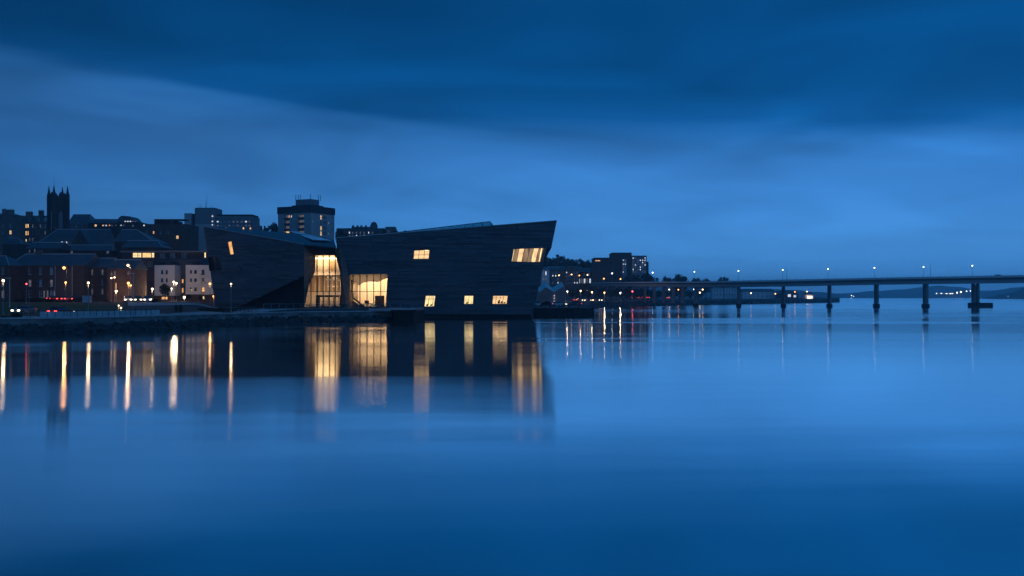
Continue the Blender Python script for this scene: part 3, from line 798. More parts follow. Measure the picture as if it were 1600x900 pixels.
def block(root, name, px0, px1, pyt, D, m, wins=(), depth=10, pyb=None, org=None, fm='frame', y=None):
    """a wall block facing the river; windows in photograph pixels on its front"""
    zb = root.location.z; ox = root.location.x; oy = root.location.y
    x0, x1 = X(px0, D) - ox, X(px1, D) - ox; y0 = D - oy
    zt = Z(pyt, D) - zb; z0 = 0 if pyb is None else Z(pyb, D) - zb
    rects = []
    for wn in wins:
        a, q0, b_, q1 = wn[:4]
        r = (X(a, D) - ox - x0, Z(q1, D) - zb - z0, X(b_, D) - ox - x0, Z(q0, D) - zb - z0)
        rects.append(tuple(round(v, 2) for v in r))
    mb = MB(); wall_mesh(mb, x1 - x0, zt - z0, rects, x0=x0, y=y0, z0=z0)
    mb.poly([(x0, y0, z0), (x0, y0, zt), (x0, y0 + depth, zt), (x0, y0 + depth, z0)]); mb.poly([(x1, y0, z0), (x1, y0 + depth, z0), (x1, y0 + depth, zt), (x1, y0, zt)])
    mb.poly([(x0, y0 + depth, z0), (x0, y0 + depth, zt), (x1, y0 + depth, zt), (x1, y0 + depth, z0)]); mb.poly([(x0, y0, zt), (x1, y0, zt), (x1, y0 + depth, zt), (x0, y0 + depth, zt)])
    if z0 > .01: mb.poly([(x0, y0, z0), (x0, y0 + depth, z0), (x1, y0 + depth, z0), (x1, y0, z0)])
    o = mb.build(name, m, root, fix=False)
    for wn, r in zip(wins, rects):
        window(root, x0 + r[0], z0 + r[1], x0 + r[2], z0 + r[3], y0, wn[4], fm)
    return x0, x1, y0, z0, zt
def roof(root, x0, x1, y0, depth, ze, rise, m='slate', hip=(0, 0), ov=.35, name='roof'):
    """pitched roof, ridge along x; hip = inset of the ridge at each end (0 = gable)"""
    a, b_, c, d = x0 - ov, x1 + ov, y0 - ov, y0 + depth + ov; yr = (c + d) / 2
    r0, r1 = (a + hip[0], yr, ze + rise), (b_ - hip[1], yr, ze + rise)
    e = [(a, c, ze), (b_, c, ze), (b_, d, ze), (a, d, ze)]; lo = [(x, y, z - .18) for x, y, z in e]
    mb = MB(); i = 0
    mb.poly([e[0], e[1], r1, r0]); mb.poly([e[2], e[3], r0, r1]); mb.poly([e[1], e[2], r1]); mb.poly([e[3], e[0], r0])
    for k in range(4): mb.poly([e[k], lo[k], lo[(k + 1) % 4], e[(k + 1) % 4]])
    mb.poly(lo[::-1])
    o = mb.build(name, m, root)
    rg = MB().tube(Vector(r0) + Vector((0, 0, .03)), Vector(r1) + Vector((0, 0, .03)), .13, n_=6)
    for q, rr_ in ((e[0], r0), (e[1], r1)):
        if (rr_ is r0 and hip[0]) or (rr_ is r1 and hip[1]): rg.tube(Vector(q), Vector(rr_), .11, n_=5)
    rg.build('ridge_tiles', 'frame', o)
    return o
def chimney(root, px0, px1, pyt, D, h, m='stone', pots=3, yoff=4):
    zb = root.location.z; ox, oy = root.location.x, root.location.y
    a, b_ = X(px0, D) - ox, X(px1, D) - ox; z = Z(pyt, D) - zb; y = D - oy
    c = MB().box(a, b_, y, y + 1.1, z - h, z - .25).box(a - .12, b_ + .12, y - .12, y + 1.22, z - .246, z).build('chimney', m, root)
    for k in range(pots):
        x = a + (b_ - a) * (k + .5) / pots
        MB().tube((x, y + .55, z), (x, y + .55, z + .55), .16, .13, 7).build('chimney_pot', 'brick', c)
def bld(name, label, cat, px0, D, zb, group=None): return thing(name, label, cat, (X(px0, D), D, zb), 0, group)
def grid(cols, rows, w, h, kinds=None, lit=(), default='d', litk='w'):
    """windows with left edges cols and top edges rows"""
    out = []
    for i, c in enumerate(cols):
        for j, r in enumerate(rows):
            out.append((c, r, c + w, r + h, litk if (i, j) in lit else (random.choice(default) if len(default) > 1 else default)))
    return out

# 1 long brick warehouse by the road
D = 262
b1 = bld('brick_building', 'long three storey brick building with hipped slate roof beside the lawn', 'building', 16, D, 3.2)
wn = grid([26.5, 44.2, 61, 78], [418, 437, 454], 4.6, 10.5, default='msd')
wn += grid([67, 72.5], [454], 3.0, 11, default='m') + grid([83.4], [454], 3.0, 11, default='m')
wn += grid([104, 109], [456], 2.2, 10, default='m')
x0, x1, y0, z0, zt = block(b1, 'wall', 16, 131, 414.5, D, 'brick', wn, 13)
roof(b1, x0, x1, y0, 13, zt, 3.2, hip=(1.2, 0))
for c in (86.5, 113): MB().box(X(c, D) - X(16, D) - .08, X(c, D) - X(16, D) + .08, -.14, -.01, 0, zt).build('downpipe', 'frame', b1)
b = bx('gable_bay', 'brown_brick', b1, (X(100, D) - X(16, D), -.05 - .1, zt / 2 - .4), (4.2, .3, zt - 1))
chimney(b1, 56, 64, 390.5, D + 6, 2.2, pots=2)
b1b = bld('brick_building', 'brick wing with slate roof at the outer end of the long brick building', 'building', -75, 255, 3.2)
wn = grid([-64, -46, -30, -14, 2], [417, 436, 454], 4.6, 11, default='msd')
x0, x1, y0, z0, zt = block(b1b, 'wall', -75, 13, 414.5, 255, 'brick', wn, 16); roof(b1b, x0, x1, y0, 16, zt, 2.7, hip=(4, 5))
b1c = bld('brick_building', 'dark brick block with a pale stair window strip next to the long brick building', 'building', 131.5, 266, 3.2)
wn = grid([142.5, 158.5], [421, 437, 451], 2.8, 8, default='md')
x0, x1, y0, z0, zt = block(b1c, 'wall', 131.5, 166, 417.5, 266, 'brick', wn, 12); roof(b1c, x0, x1, y0, 12, zt, 2.6)
s_ = MB().box(-1.0, -.35, -.5, -.1, .8, zt - .2).build('stair_window', 'lit_dim', b1c)
MB().box(-1.15, -1.0, -.55, -.1, .6, zt).build('stair_frame', 'frame', s_)
# 2 small brick building
b2 = bld('brick_building', 'small brick building with lamplit rubble wall and slate roof next to the flats', 'building', 170, 258, 3.2)
x0, x1, y0, z0, zt = block(b2, 'wall', 170, 209, 419.5, 258, 'brown_brick', [(199, 424, 202, 428, 'm'), (173, 424, 175.5, 429.5, 'm'), (178, 424, 180.5, 429.5, 'm'), (180, 442, 182, 452, 'o')], 9); roof(b2, x0, x1, y0, 9, zt, 2.4)
# 3 modern flats
D = 288
b3 = bld('apartment_block', 'modern flats with two white rendered bays, dark cladding and a lit penthouse', 'flats', 183, D, 3.2)
block(b3, 'brown_wall', 183, 241, 404.5, D, 'brown_brick', [(215, 409, 228, 418, 'd'), (215, 421.3, 223.5, 427.5, 'y'), (224, 421.3, 228, 427.5, 'd'), (215, 431, 228, 440, 'd'), (215, 443, 228, 452, 'd'), (196, 409, 203, 416, 'd'), (231, 409, 238, 416, 'd')], 14)
block(b3, 'blue_wall', 241.2, 336, 404.5, D + 1, 'blue_cladding', [(277, 422, 279.5, 427, 'o'), (284, 436, 286.5, 442, 'o'), (284, 450, 286.5, 457, 'o'), (277, 436, 279.5, 442, 'd')], 13)
block(b3, 'penthouse', 190, 334, 394, D + 3, 'blue_cladding', [(207, 394.8, 215, 402.6, 'y'), (215.3, 394.8, 221, 402.6, 'y'), (222, 394.8, 236, 402.6, 'w'), (236.4, 394.8, 241, 402.6, 'y'), (319, 394.5, 321.6, 402.6, 'y'), (250, 395.5, 258, 402.6, 'd'), (266, 395.5, 274, 402.6, 'd'), (284, 395.5, 292, 402.6, 'd')], 9, pyb=404.4)
MB().box(X(186, D) - b3.location.x, X(336, D) - b3.location.x, .6, 13, Z(393.9, D) - 3.2, Z(391.6, D) - 3.2).build('roof_slab', 'grey_panel', b3)
W1 = [(251.5, 422, 255, 427.6, 'd'), (258.8, 422, 262, 427.6, 'd'), (251.5, 435, 255, 440.6, 'd'), (258.8, 435, 262, 440.6, 'd')]
block(b3, 'white_bay', 241.3, 273, 414.2, 284, 'white_render', W1, 5, pyb=462, fm='dark_metal')
block(b3, 'bay_base', 242.5, 272, 462.3, 285, 'brown_brick', [(252, 463.5, 262, 468, 'o')], 4)
W2 = []
for r in (422, 435, 449):
    W2 += [(297, r, 299.6, r + 5, 'd'), (303.5, r, 307.5, r + 5, 'd'), (315, r - .5, 319.5, r + 7, 'o' if r == 449 else 'd')]
block(b3, 'white_bay', 290, 334, 414, 284, 'white_render', W2, 5, pyb=460, fm='dark_metal')
block(b3, 'bay_base', 288, 342, 460.3, 285, 'brick', [(316, 463, 319, 467.5, 'y')], 4)
for r in (429, 442.3, 456.3):
    MB().box(X(314.5, 284) - b3.location.x, X(320, 284) - b3.location.x, -4.9, -4.0, Z(r, 284) - 3.2, Z(r, 284) - 3.1).build('balcony', 'dark_metal', b3)
# roof clutter of the flats
for (a, c, t) in ((246, 410, .8), (266, 409, 1), (300, 409, .9)): MB().box(X(a, 286) - b3.location.x, X(a + 9, 286) - b3.location.x, -2, -.5, Z(414, 286) - 3.2, Z(c, 286) - 3.2).build('roof_rail', 'dark_metal', b3)
# 4 big slate roofs behind
def simple(name, label, px0, px1, pye, pyr, D, zb, depth, m, wins=(), hip=(0, 0), cat='building', rm='slate'):
    b = bld(name, label, cat, px0, D, zb)
    x0, x1, y0, z0, zt = block(b, 'wall', px0, px1, pye, D, m, wins, depth)
    rise = Z(pyr, D + depth / 2) - zb - zt
    roof(b, x0, x1, y0, depth, zt, rise, rm, hip); return b
simple('hall_building', 'broad slate roofed hall rising behind the modern flats', 179, 238, 377, 359, 330, 4, 14, 'dark_stone', hip=(0, 8))
simple('hall_building', 'low grey roofed annexe in front of the broad slate hall', 192, 252, 386, 376, 312, 4, 9, 'dark_stone', hip=(0, 3))
simple('stone_house', 'dark stone house with slate roof behind the long brick building', 42, 92, 388, 379, 320, 4, 9, 'dark_stone', [(45, 390, 47, 394, 'm'), (53, 389, 55, 394, 'm')])
simple('stone_house', 'stone house with slate roof behind the dark brick block', 88, 176, 391, 383, 326, 4, 9, 'dark_stone', [(94, 392.5, 98, 396, 'm'), (110, 392, 114, 396, 'm'), (166, 392, 170, 396, 'm')], hip=(2, 2))
simple('stone_house', 'low house with pale eaves below the stone tenement', 4, 34, 381.5, 372, 400, 8, 10, 'dark_stone', hip=(0, 4))
# 5 church with a pinnacled tower
D = 450
ch = bld('church', 'dark stone church with square tower crowned by four pinnacles', 'church', 73, D, 12)
ox = ch.location.x
tw = 29.5 / F * D / math.sqrt(2); h2 = tw / 2; zt = Z(306, D) - 12
t_ = MB()
t_.box(-h2, h2, -h2, h2, 0, zt)
tower = t_.build('tower', 'dark_stone', ch)
tower.location = (X(91, D + 6) - ox, 6, 0); tower.rotation_euler = (0, 0, R(45))
for k in range(4):
    rz_ = Matrix.Rotation(R(90 * k), 3, 'Z')
    def rot(mb):
        mb.v = [tuple(rz_ @ Vector(v)) for v in mb.v]; return mb
    lv = rot(MB().box(-1.0, 1.0, -h2 - .02, -h2 + .3, zt - 15, zt - 8).prism([(-1.0, -h2 - .02, zt - 8), (1, -h2 - .02, zt - 8), (0, -h2 - .02, zt - 6.4)], [(-1.0, -h2 + .3, zt - 8), (1, -h2 + .3, zt - 8), (0, -h2 + .3, zt - 6.4)])).build('belfry_louvre', 'dark_glass', tower)
    for u in (-1.2, 1.2): rot(MB().box(u - .2, u + .2, -h2 - .2, -h2 + .1, zt - 15.3, zt - 7.2)).build('louvre_jamb', 'dark_stone', lv)
    a, c = (rz_ @ Vector((h2, h2, 0))).xy
    m = MB(); m.box(a - .7, a + .7, c - .7, c + .7, 0, zt + .6)
    m.prism([(a - .78, c - .78, zt + .6), (a + .78, c - .78, zt + .6), (a + .78, c + .78, zt + .6), (a - .78, c + .78, zt + .6)], [(a - .5, c - .5, zt + 1.5), (a + .5, c - .5, zt + 1.5), (a + .5, c + .5, zt + 1.5), (a - .5, c + .5, zt + 1.5)])
    m.prism([(a - .5, c - .5, zt + 1.5), (a + .5, c - .5, zt + 1.5), (a + .5, c + .5, zt + 1.5), (a - .5, c + .5, zt + 1.5)], [(a - .05, c - .05, zt + 5.2), (a + .05, c - .05, zt + 5.2), (a + .05, c + .05, zt + 5.2), (a - .05, c + .05, zt + 5.2)])
    m.build('pinnacle', 'dark_stone', tower)
    for u in (-2.2, 2.2): rot(MB().box(u - .5, u + .5, -h2 - .2, -h2 + .3, zt, zt + 1.1)).build('merlon', 'dark_stone', tower)
    rot(MB().prism([(-.9, -h2 - .15, zt), (.9, -h2 - .15, zt), (.9, -h2 - .15, zt + .8), (0, -h2 - .15, zt + 2.2), (-.9, -h2 - .15, zt + .8)], [(-.9, -h2 + .35, zt), (.9, -h2 + .35, zt), (.9, -h2 + .35, zt + .8), (0, -h2 + .35, zt + 2.2), (-.9, -h2 + .35, zt + .8)])).build('gablet', 'dark_stone', tower)
for zz in (zt - 4.0, zt - 17): MB().box(-h2 - .3, h2 + .3, -h2 - .3, h2 + .3, zz, zz + .45).build('string_course', 'dark_stone', tower)
a, c = -h2, -h2
MB().tube((a, c, zt + 5.0), (a, c, zt + 9.0), .07, .04, 5).build('flagpole', 'dark_metal', tower)
x0, x1, y0, z0, zt2 = block(ch, 'nave', 56, 160, 383, 432, 'dark_stone', [(92.5, 386, 94.5, 391, 'd'), (120, 386, 123, 391, 'd'), (140, 386, 143, 391, 'd')], 16)
roof(ch, x0, x1, y0, 16, zt2, Z(358.5, 440) - 12 - zt2, hip=(6, 0), name='nave_roof')
xa, xb = X(112, 428) - ox, X(138, 428) - ox; zz = Z(384, 428) - 12; zr = Z(359.5, 428) - 12; zm = (zz + zr) / 2
m = MB(); pf = [(xa, 428 - D, 0), (xb, 428 - D, 0), (xb, 428 - D, zz + 1), ((xa + xb) / 2, 428 - D, zr), (xa, 428 - D, zz + 1)]
m.prism(pf, [(p[0], p[1] + 10, p[2]) for p in pf]); tr_ = m.build('transept', 'dark_stone', ch)
for s in (0, 1):
    e0 = Vector(pf[2 if s else 4]); rr_ = Vector(pf[3]); u = Vector((0, 0, .12)); ou = (e0 - rr_).normalized() * .5
    MB().hexa([e0 + ou + u, rr_ + u, rr_ + u + Vector((0, 10, 0)), e0 + ou + u + Vector((0, 10, 0))], [e0 + ou + u * 3, rr_ + u * 3, rr_ + u * 3 + Vector((0, 10, 0)), e0 + ou + u * 3 + Vector((0, 10, 0))]).build('transept_roof', 'slate', ch)
for p in (94, 101): bx('lit_lancet', 'lit_cool', ch, (X(p, 430) - ox, 430 - D + 1.8, Z(379.5, 430) - 12), (.35, .3, 1.3))
# 6 stone tenement on the hill
D = 520
t6 = bld('tenement', 'tall stone tenement with dormers and several lit windows beside the church tower', 'tenement', 0, D, 14)
wn = grid([45.2, 50, 55.5, 62, 69.5], [350.5, 361, 371.5], 1.9, 5.2, default='dms') + [(38.8, 350, 41.6, 356, 'w'), (42.8, 350, 44.6, 356, 'w'), (38.8, 361, 41.6, 367.5, 'w'), (42.8, 361, 44.6, 367.5, 'o'), (39, 373.5, 41.6, 378.5, 'y'), (32, 350.5, 34, 356, 's'), (32, 361, 34, 367, 's')]
x0, x1, y0, z0, zt = block(t6, 'wall', 22, 74, 346.5, D, 'stone', wn, 12)
rf = roof(t6, x0, x1, y0, 12, zt, 3.6, 'slate')
for c in (22.8, 31, 44.5, 58, 69.5):
    o = bx('dormer', 'slate', t6, (X(c + 2, D) - t6.location.x, .8, Z(343, D) - 14), (2.2, 2.2, 2.9)); window(t6, X(c + .3, D) - t6.location.x, Z(345.5, D) - 14, X(c + 4.2, D) - t6.location.x, Z(340.3, D) - 14, -.52, 's', depth=.2, sill=False)
chimney(t6, 40, 50, 331, D + 5, 3.5, pots=4); chimney(t6, 60, 67.5, 329, D + 5, 4, pots=3)
t6b = bld('tenement', 'corner tenement with heavy chimney stacks and one lit window', 'tenement', -26, 505, 14)
x0, x1, y0, z0, zt = block(t6b, 'wall', -26, 22, 336, 505, 'stone', [(14.5, 360, 18, 366, 'w'), (14.8, 350, 17.5, 355, 's'), (3, 350, 6, 355, 'd'), (3, 361, 6, 366, 'd'), (-8, 350, -5, 355, 'd'), (18.5, 369, 20, 372, 's')], 12)
roof(t6b, x0, x1, y0, 12, zt, 1.2, hip=(3, 3)); chimney(t6b, 3, 9, 327, 508, 3.4, pots=3); chimney(t6b, 10.5, 21, 328, 508, 3.2, pots=5)
# 7-9 roofs to the right of the church
simple('stone_house', 'grey house with hipped slate roof just right of the church tower', 106, 142, 350.5, 335, 570, 16, 16, 'stone', [(112, 352, 114, 356, 's'), (118, 352, 121, 356, 's'), (128, 352, 130, 356, 'd')], hip=(0, 4))
simple('office_building', 'low dark office with a row of lit windows behind the church nave', 138, 186, 347.5, 342.5, 545, 14, 12, 'dark_panel', [(147.6, 350.6, 151, 354, 'w'), (159.4, 351, 162.4, 353.4, 'w'), (164.4, 351, 167, 353.4, 'c'), (170, 351, 172, 353.2, 'o'), (174, 351, 176, 353.2, 'm'), (180, 351, 182, 353, 'm')])
b = bld('mansard_building', 'dark building with rounded mansard roof and small attic lights', 'building', 183, 530, 14)
x0, x1, y0, z0, zt = block(b, 'wall', 183, 218, 347, 530, 'dark_panel', [(188, 351, 190, 353, 'c'), (192, 351, 194.5, 353, 'm'), (206, 351.5, 209, 354, 'm'), (201, 358, 203.5, 360.5, 'c'), (210, 358, 213, 360.5, 'm'), (217.4 - 3, 350, 217, 353.6, 'o')], 12)
m = MB(); pf = [(x0 + .3, -.3, zt), (x1 - 2, -.3, zt), (x1 - 4.4, -.3, zt + 2.6), (x1 - 5.5, -.3, zt + 3.1), (x0 + 2.4, -.3, zt + 3.4), (x0 + 1, -.3, zt + 2.4)]
m.prism(pf, [(p[0], p[1] + 11, p[2]) for p in pf]); m.build('mansard_roof', 'slate', b)
for k in range(5): bx('attic_window', 'lit_cool' if k < 3 else 'lit_dim', b, (x0 + 4.5 + k * 1.35, -.36, zt + .35), (.7, .12, .5))
MB().tube((x0 + 2.7, 3, zt + 3), (x0 + 2.7, 3, zt + 6), .05, n_=5).build('aerial', 'dark_metal', b)
b = bld('office_building', 'brown brick office block with roof frame and two lit windows', 'building', 213, 430, 8)
x0, x1, y0, z0, zt = block(b, 'wall', 214, 292, 350, 430, 'brown_brick', [(238.6, 361, 241, 365.4, 'o'), (275, 368, 279, 373.2, 'w'), (223.4, 350.8, 226.4, 353.4, 'c'), (250, 361, 252.4, 365, 'd'), (262, 361, 264.4, 365, 'd'), (228, 361, 230.4, 365, 'd')], 16)
for (a, c, q) in ((241, 247, 343), (241, 288, 342.3), (266, 272, 344)): MB().box(X(a, 432) - b.location.x, X(c, 432) - b.location.x, 2, 8, zt + .001 if c - a < 20 else Z(344, 432) - 8, Z(q, 432) - 8).build('roof_frame', 'dark_panel', b)
MB().box(X(247, 434) - b.location.x, X(276, 434) - b.location.x, 4, 12, zt + .002, Z(345, 434) - 8).build('plant_room', 'dark_panel', b)
# 10 slab tower
D = 470
b = bld('slab_tower', 'windowless pale slab tower with aerials and a lower office wing', 'tower', 288, D, 10)
block(b, 'narrow_slab', 288, 299, 333.2, D, 'panel', (), 10); block(b, 'slot', 299.2, 304, 334, D + 2, 'dark_panel', (), 8)
block(b, 'core_lower', 304.2, 336, 350, D - 1, 'panel', (), 12); x0, x1, y0, z0, zt = block(b, 'core_upper', 304.2, 335.6, 324.5, D - .8, 'grey_panel', (), 12, pyb=350.1)
for (p, q) in ((306, 318), (309.5, 316), (317, 314), (318.5, 302), (327, 319)): MB().tube((X(p, D) - b.location.x, 4, zt), (X(p + (.8 if q < 310 else 0), D) - b.location.x, 4, Z(q, D) - 10), .09, .05, 5).build('aerial', 'dark_metal', b)
wn = grid([338.3, 343.5, 350, 356.5, 363, 369.5, 376, 382.5, 388], [345, 351], 3.4, 2.6, default='ms', lit={(0, 0), (7, 0)}, litk='c') + [(379, 355, 381.6, 358.5, 'w'), (390, 355.3, 392.4, 358.3, 'w'), (352, 355, 354.5, 358, 'm')]
block(b, 'office_wing', 336.2, 394, 337.5, D, 'grey_panel', wn, 14)
MB().box(X(338, D) - b.location.x, X(393.8, D) - b.location.x, 1, 12, Z(337.4, D) - 10, Z(334.8, D) - 10).build('roof_edge', 'dark_panel', b)
for q in (338, 346.2, 351.6): bx('lit_slot', 'lit_cool', b, (X(332.8, D) - b.location.x, -.95, Z(q, D) - 10), (.5, .3, .5))
# 11 tower block seen on its corner
D = 500
cx = X(486, D); tb = thing('tower_block', 'concrete tower block with dark top band, balconies and roof aerials', 'tower block', (cx, D, 10), R(-28))
wl, wr = 21.5, 18.7; ht = Z(321, D) - 10; hb = Z(332, D) - 10     # local: left face along -x on y=0 plane, right face along +y on x=0 plane
def tower_block():
    bal = MB()
    rows = [hb - 3.0 - 2.75 * k for k in range(11)]
    # left face (faces -y), x from -wl to 0
    cols = [(-wl + 4.3, -wl + 7.6), (-wl + 13.1, -wl + 17.0)]
    rects = []
    for z in rows:
        for (a, c) in cols: rects.append((a + wl, z, c + wl, z + 2.4))
        rects += [(8.3, z + 1, 9.1, z + 2), (12.0, z + 1, 12.7, z + 2)]
    m = MB(); wall_mesh(m, wl, hb, [tuple(round(v, 2) for v in r) for r in rects], 1.1, x0=-wl)
    # right face on x = 0, running +y: build in a rotated copy below
    m.poly([(-wl, 0, 0), (-wl, 0, hb), (-wl, wr, hb), (-wl, wr, 0)]); m.poly([(-wl, wr, 0), (-wl, wr, hb), (0, wr, hb), (0, wr, 0)])
    m.build('wall', 'panel', tb, fix=False)
    side = link('side_wall', None, tb); 
    rects2 = []
    for z in rows:
        rects2 += [(1.4, z + 1, 2.1, z + 1.8), (6.0, z + 1, 6.6, z + 1.7), (8.4, z, 9.9, z + 2.2), (10.4, z + .4, 13.8, z + 2.2), (15.8, z + 1, 16.5, z + 1.8), (19.4, z + 1, 20.0, z + 1.8)]
    rects2 = [tuple(round(v, 2) for v in (r[0] * .874, r[1], r[2] * .874, r[3])) for r in rects2]
    m = MB(); wall_mesh(m, wr, hb, rects2, .5)
    bpy.data.objects.remove(side)
    side = m.build('side_wall', 'panel', tb, fix=False); side.rotation_euler = (0, 0, R(90))
    for j, z in enumerate(rows[:6]):
        for i, (a, c) in enumerate(cols):
            lit = (i == 0 and j == 3)
            window(tb, a + .2, z + .9, c - .2, z + 2.3, .75, 'w' if lit else 'm', depth=.3, sill=False)
            bx('balcony', 'dark_panel', tb, ((a + c) / 2, .1, z + .35), (c - a + .3, .5, 1.0))
        if j == 0: window(tb, cols[0][0] + 1.9, z + .9, cols[0][1] - .1, z + 2.3, .7, 'o', depth=.3, sill=False)
        window(tb, -wl + 8.3, z + 1, -wl + 9.1, z + 2, 0, 'c' if j == 0 else 'd', sill=False); window(tb, -wl + 12.0, z + 1, -wl + 12.7, z + 2, 0, 'd', sill=False)
        for r in rects2[j * 6:(j + 1) * 6]:
            k = rects2.index(r) % 6
            kind = 'w' if (k == 2 and j in (0, 2, 3)) else ('c' if k in (0, 4) and random.random() < .25 else 'm' if k in (0, 4) else 'd')
            if k in (1, 5): kind = random.choice('mms')
            window(side, r[0], r[1], r[2], r[3], .2, kind, sill=False)
    MB().box(-wl - .3, .3, -.3, wr + .3, hb, ht).build('top_band', 'dark_panel', tb)
    MB().box(-wl * .66, -1.6, 2, wr * .62, ht, ht + .7).build('roof_step', 'dark_panel', tb)
    MB().box(-wl * .56, -2.4, 2.5, wr * .5, ht + .7, ht + 3.6).build('plant_room', 'grey_panel', tb)
    for (a, c) in ((-wl * .56, 2.6), (-wl * .48, 2.6), (-wl * .42, 2.6), (-1.6, wr * .5), (-1.7, wr * .42), (-2.5, 2.6)):
        MB().tube((a, c, ht + 3), (a, c, ht + 6), .14, n_=5).build('aerial', 'dark_metal', tb)
tower_block()
# 12 distant tenements behind the museum roof
b = bld('tenement', 'far stone tenement row with a small domed turret on the skyline', 'tenement', 526, 640, 18)
wn = grid([529, 534, 539, 545, 550, 556, 562, 568, 575, 581], [362, 367], 2, 3, default='mdc')
x0, x1, y0, z0, zt = block(b, 'wall', 526, 600, 356.5, 640, 'stone', wn, 14)
MB().box(X(549, 640) - b.location.x, X(578, 640) - b.location.x, .5, 12, zt, Z(354.3, 640) - 18).build('upper_storey', 'stone', b)
c = Vector((X(582.5, 640) - b.location.x, 5, 0))
MB().tube(c + Vector((0, 0, zt)), c + Vector((0, 0, Z(351, 640) - 18)), 2.4, n_=10).build('turret', 'stone', b)
MB().ball(c + Vector((0, 0, Z(351, 640) - 18)), 2.2, 1.0).build('dome', 'slate', b, smooth=True)
MB().tube(c + Vector((0, 0, Z(347, 640) - 18)), c + Vector((0, 0, Z(344, 640) - 18)), .35, .05, 6).build('finial', 'stone', b)
for p in (550, 557, 563, 570): chimney(b, p, p + 3, 352.6, 644, 2, pots=2)
b = simple('tenement', 'far flat topped stone house among trees above the museum roof', 602, 616, 356, 354.5, 660, 18, 12, 'stone', [(606, 360, 608, 363, 'm')])

# ------------------------------------------------------------------ buildings right of the museum
b = bld('tenement', 'stone tenement with gabled dormers and many small lit windows below the wooded hill', 'tenement', 857, 600, 3)
wn = grid([863, 867.5, 871, 884.5, 888.5, 897, 901], [424.5, 429.5, 435, 440.5], 1.7, 2.6, default='mdddsc')
x0, x1, y0, z0, zt = block(b, 'wall', 857, 905, 421, 600, 'stone', wn, 12)
roof(b, x0, x1, y0, 12, zt, 1.8)
for (a, c, q) in ((881, 889, 413), (890, 899, 413.5)):
    pa, pb = X(a, 600) - b.location.x, X(c, 600) - b.location.x; h = Z(q, 600) - 3
    MB().prism([(pa, -.4, zt - 1), (pb, -.4, zt - 1), (pb, -.4, zt + .6), ((pa + pb) / 2, -.4, h), (pa, -.4, zt + .6)], [(pa, 5, zt - 1), (pb, 5, zt - 1), (pb, 5, zt + .6), ((pa + pb) / 2, 5, h), (pa, 5, zt + .6)]).build('gable', 'stone', b)
simple('white_house', 'pale house with tall windows beside the prow of the museum', 846, 858.5, 421, 418, 560, 3, 9, 'white_render', [(848, 424, 850, 430, 'm'), (852, 424, 854, 430, 'c'), (848, 433, 850, 438, 'm'), (852, 433, 854, 438, 'm')])
simple('town_house', 'dark house with a row of bright white ground floor windows', 903, 930, 425, 419.5, 610, 3, 10, 'brown_brick', [(903.5 + 4.3 * k, 435.2, 903.5 + 4.3 * k + 2.6, 442.6, 'c' if k % 2 == 0 else 'm') for k in range(6)] + [(912, 427, 913.5, 430, 'm'), (920, 427, 921.5, 430, 'm')], hip=(2, 2))
# hotel
D = 590
b = bld('hotel', 'large brick hotel block with a stepped top and pale gridded rear wing', 'hotel', 929, D, 2.5)
block(b, 'front_wing', 929, 972, 403.6, D, 'brown_brick', [(930, 406.4, 938, 408.2, 'o')], 22)
block(b, 'core', 957.5, 987, 395.5, D + 6, 'brown_brick', (), 22); 
wn = []
for i, c in enumerate((973, 976.2)):
    for j in range(8): wn.append((c, 405.6 + 3.1 * j, c + 1.9, 405.6 + 3.1 * j + 1.8, random.choice('csmm')))
block(b, 'window_bay', 972.2, 979.5, 404.5, D + 3, 'grey_panel', wn, 4)
wn = []
for i, c in enumerate((988.4, 992, 995.8, 999.6, 1003.2, 1007)):
    for j in range(7): wn.append((c, 402 + 3.6 * j, c + 2.0, 402 + 3.6 * j + 2.2, random.choice('csmmd')))
block(b, 'gridded_wing', 987.2, 1010.5, 399.4, D + 8, 'grey_panel', wn, 26); block(b, 'stair_tower', 1010.6, 1013.5, 409, D + 9, 'brown_brick', (), 14)
MB().box(X(929, D) - b.location.x - .2, X(957, D) - b.location.x, -.2, 22, Z(403.5, D) - 2.5, Z(402.6, D) - 2.5).build('parapet', 'dark_panel', b)
MB().box(X(957.3, D + 6) - b.location.x - .2, X(987.2, D + 6) - b.location.x, 5.8, 28, Z(395.4, D + 6) - 2.5, Z(394.6, D + 6) - 2.5).build('parapet', 'dark_panel', b)
# saw tooth boat sheds
D = 340
b = bld('boat_shed', 'pink brick shed with three steep saw tooth gables and pale roof behind the museum prow', 'shed', 836, D, 2.0)
for k, (a, c, pk) in enumerate(((834, 842.5, 838), (842.5, 866, 853.5), (866, 884, 881.5))):
    z0 = Z(457, D) - 2; h = Z(449 if k < 2 else 447.4, D) - 2
    xa, xb, xm = X(a, D) - b.location.x, X(c, D) - b.location.x, X(pk, D) - b.location.x
    pf = [(xa, 0, 0), (xb, 0, 0), (xb, 0, z0), (xm, 0, h), (xa, 0, z0)]
    MB().prism(pf, [(p[0], p[1] + 16, p[2]) for p in pf]).build('gable_wall', 'pink_brick', b)
    for (e0, e1) in ((Vector(pf[4]), Vector(pf[3])), (Vector(pf[3]), Vector(pf[2]))):
        u = Vector((0, 0, .06)); bk = Vector((0, 16, 1.6))
        MB().hexa([e0 + u, e1 + u, e1 + u + bk, e0 + u + bk], [e0 + u * 3, e1 + u * 3, e1 + u * 3 + bk, e0 + u * 3 + bk]).build('roof_sheet', 'white_render', b)
for q in (462, 466, 471): bx('wall_lamp', 'lit_cool', b, (X(866, D) - b.location.x, -.15, Z(q, D) - 2), (.28, .2, .3))
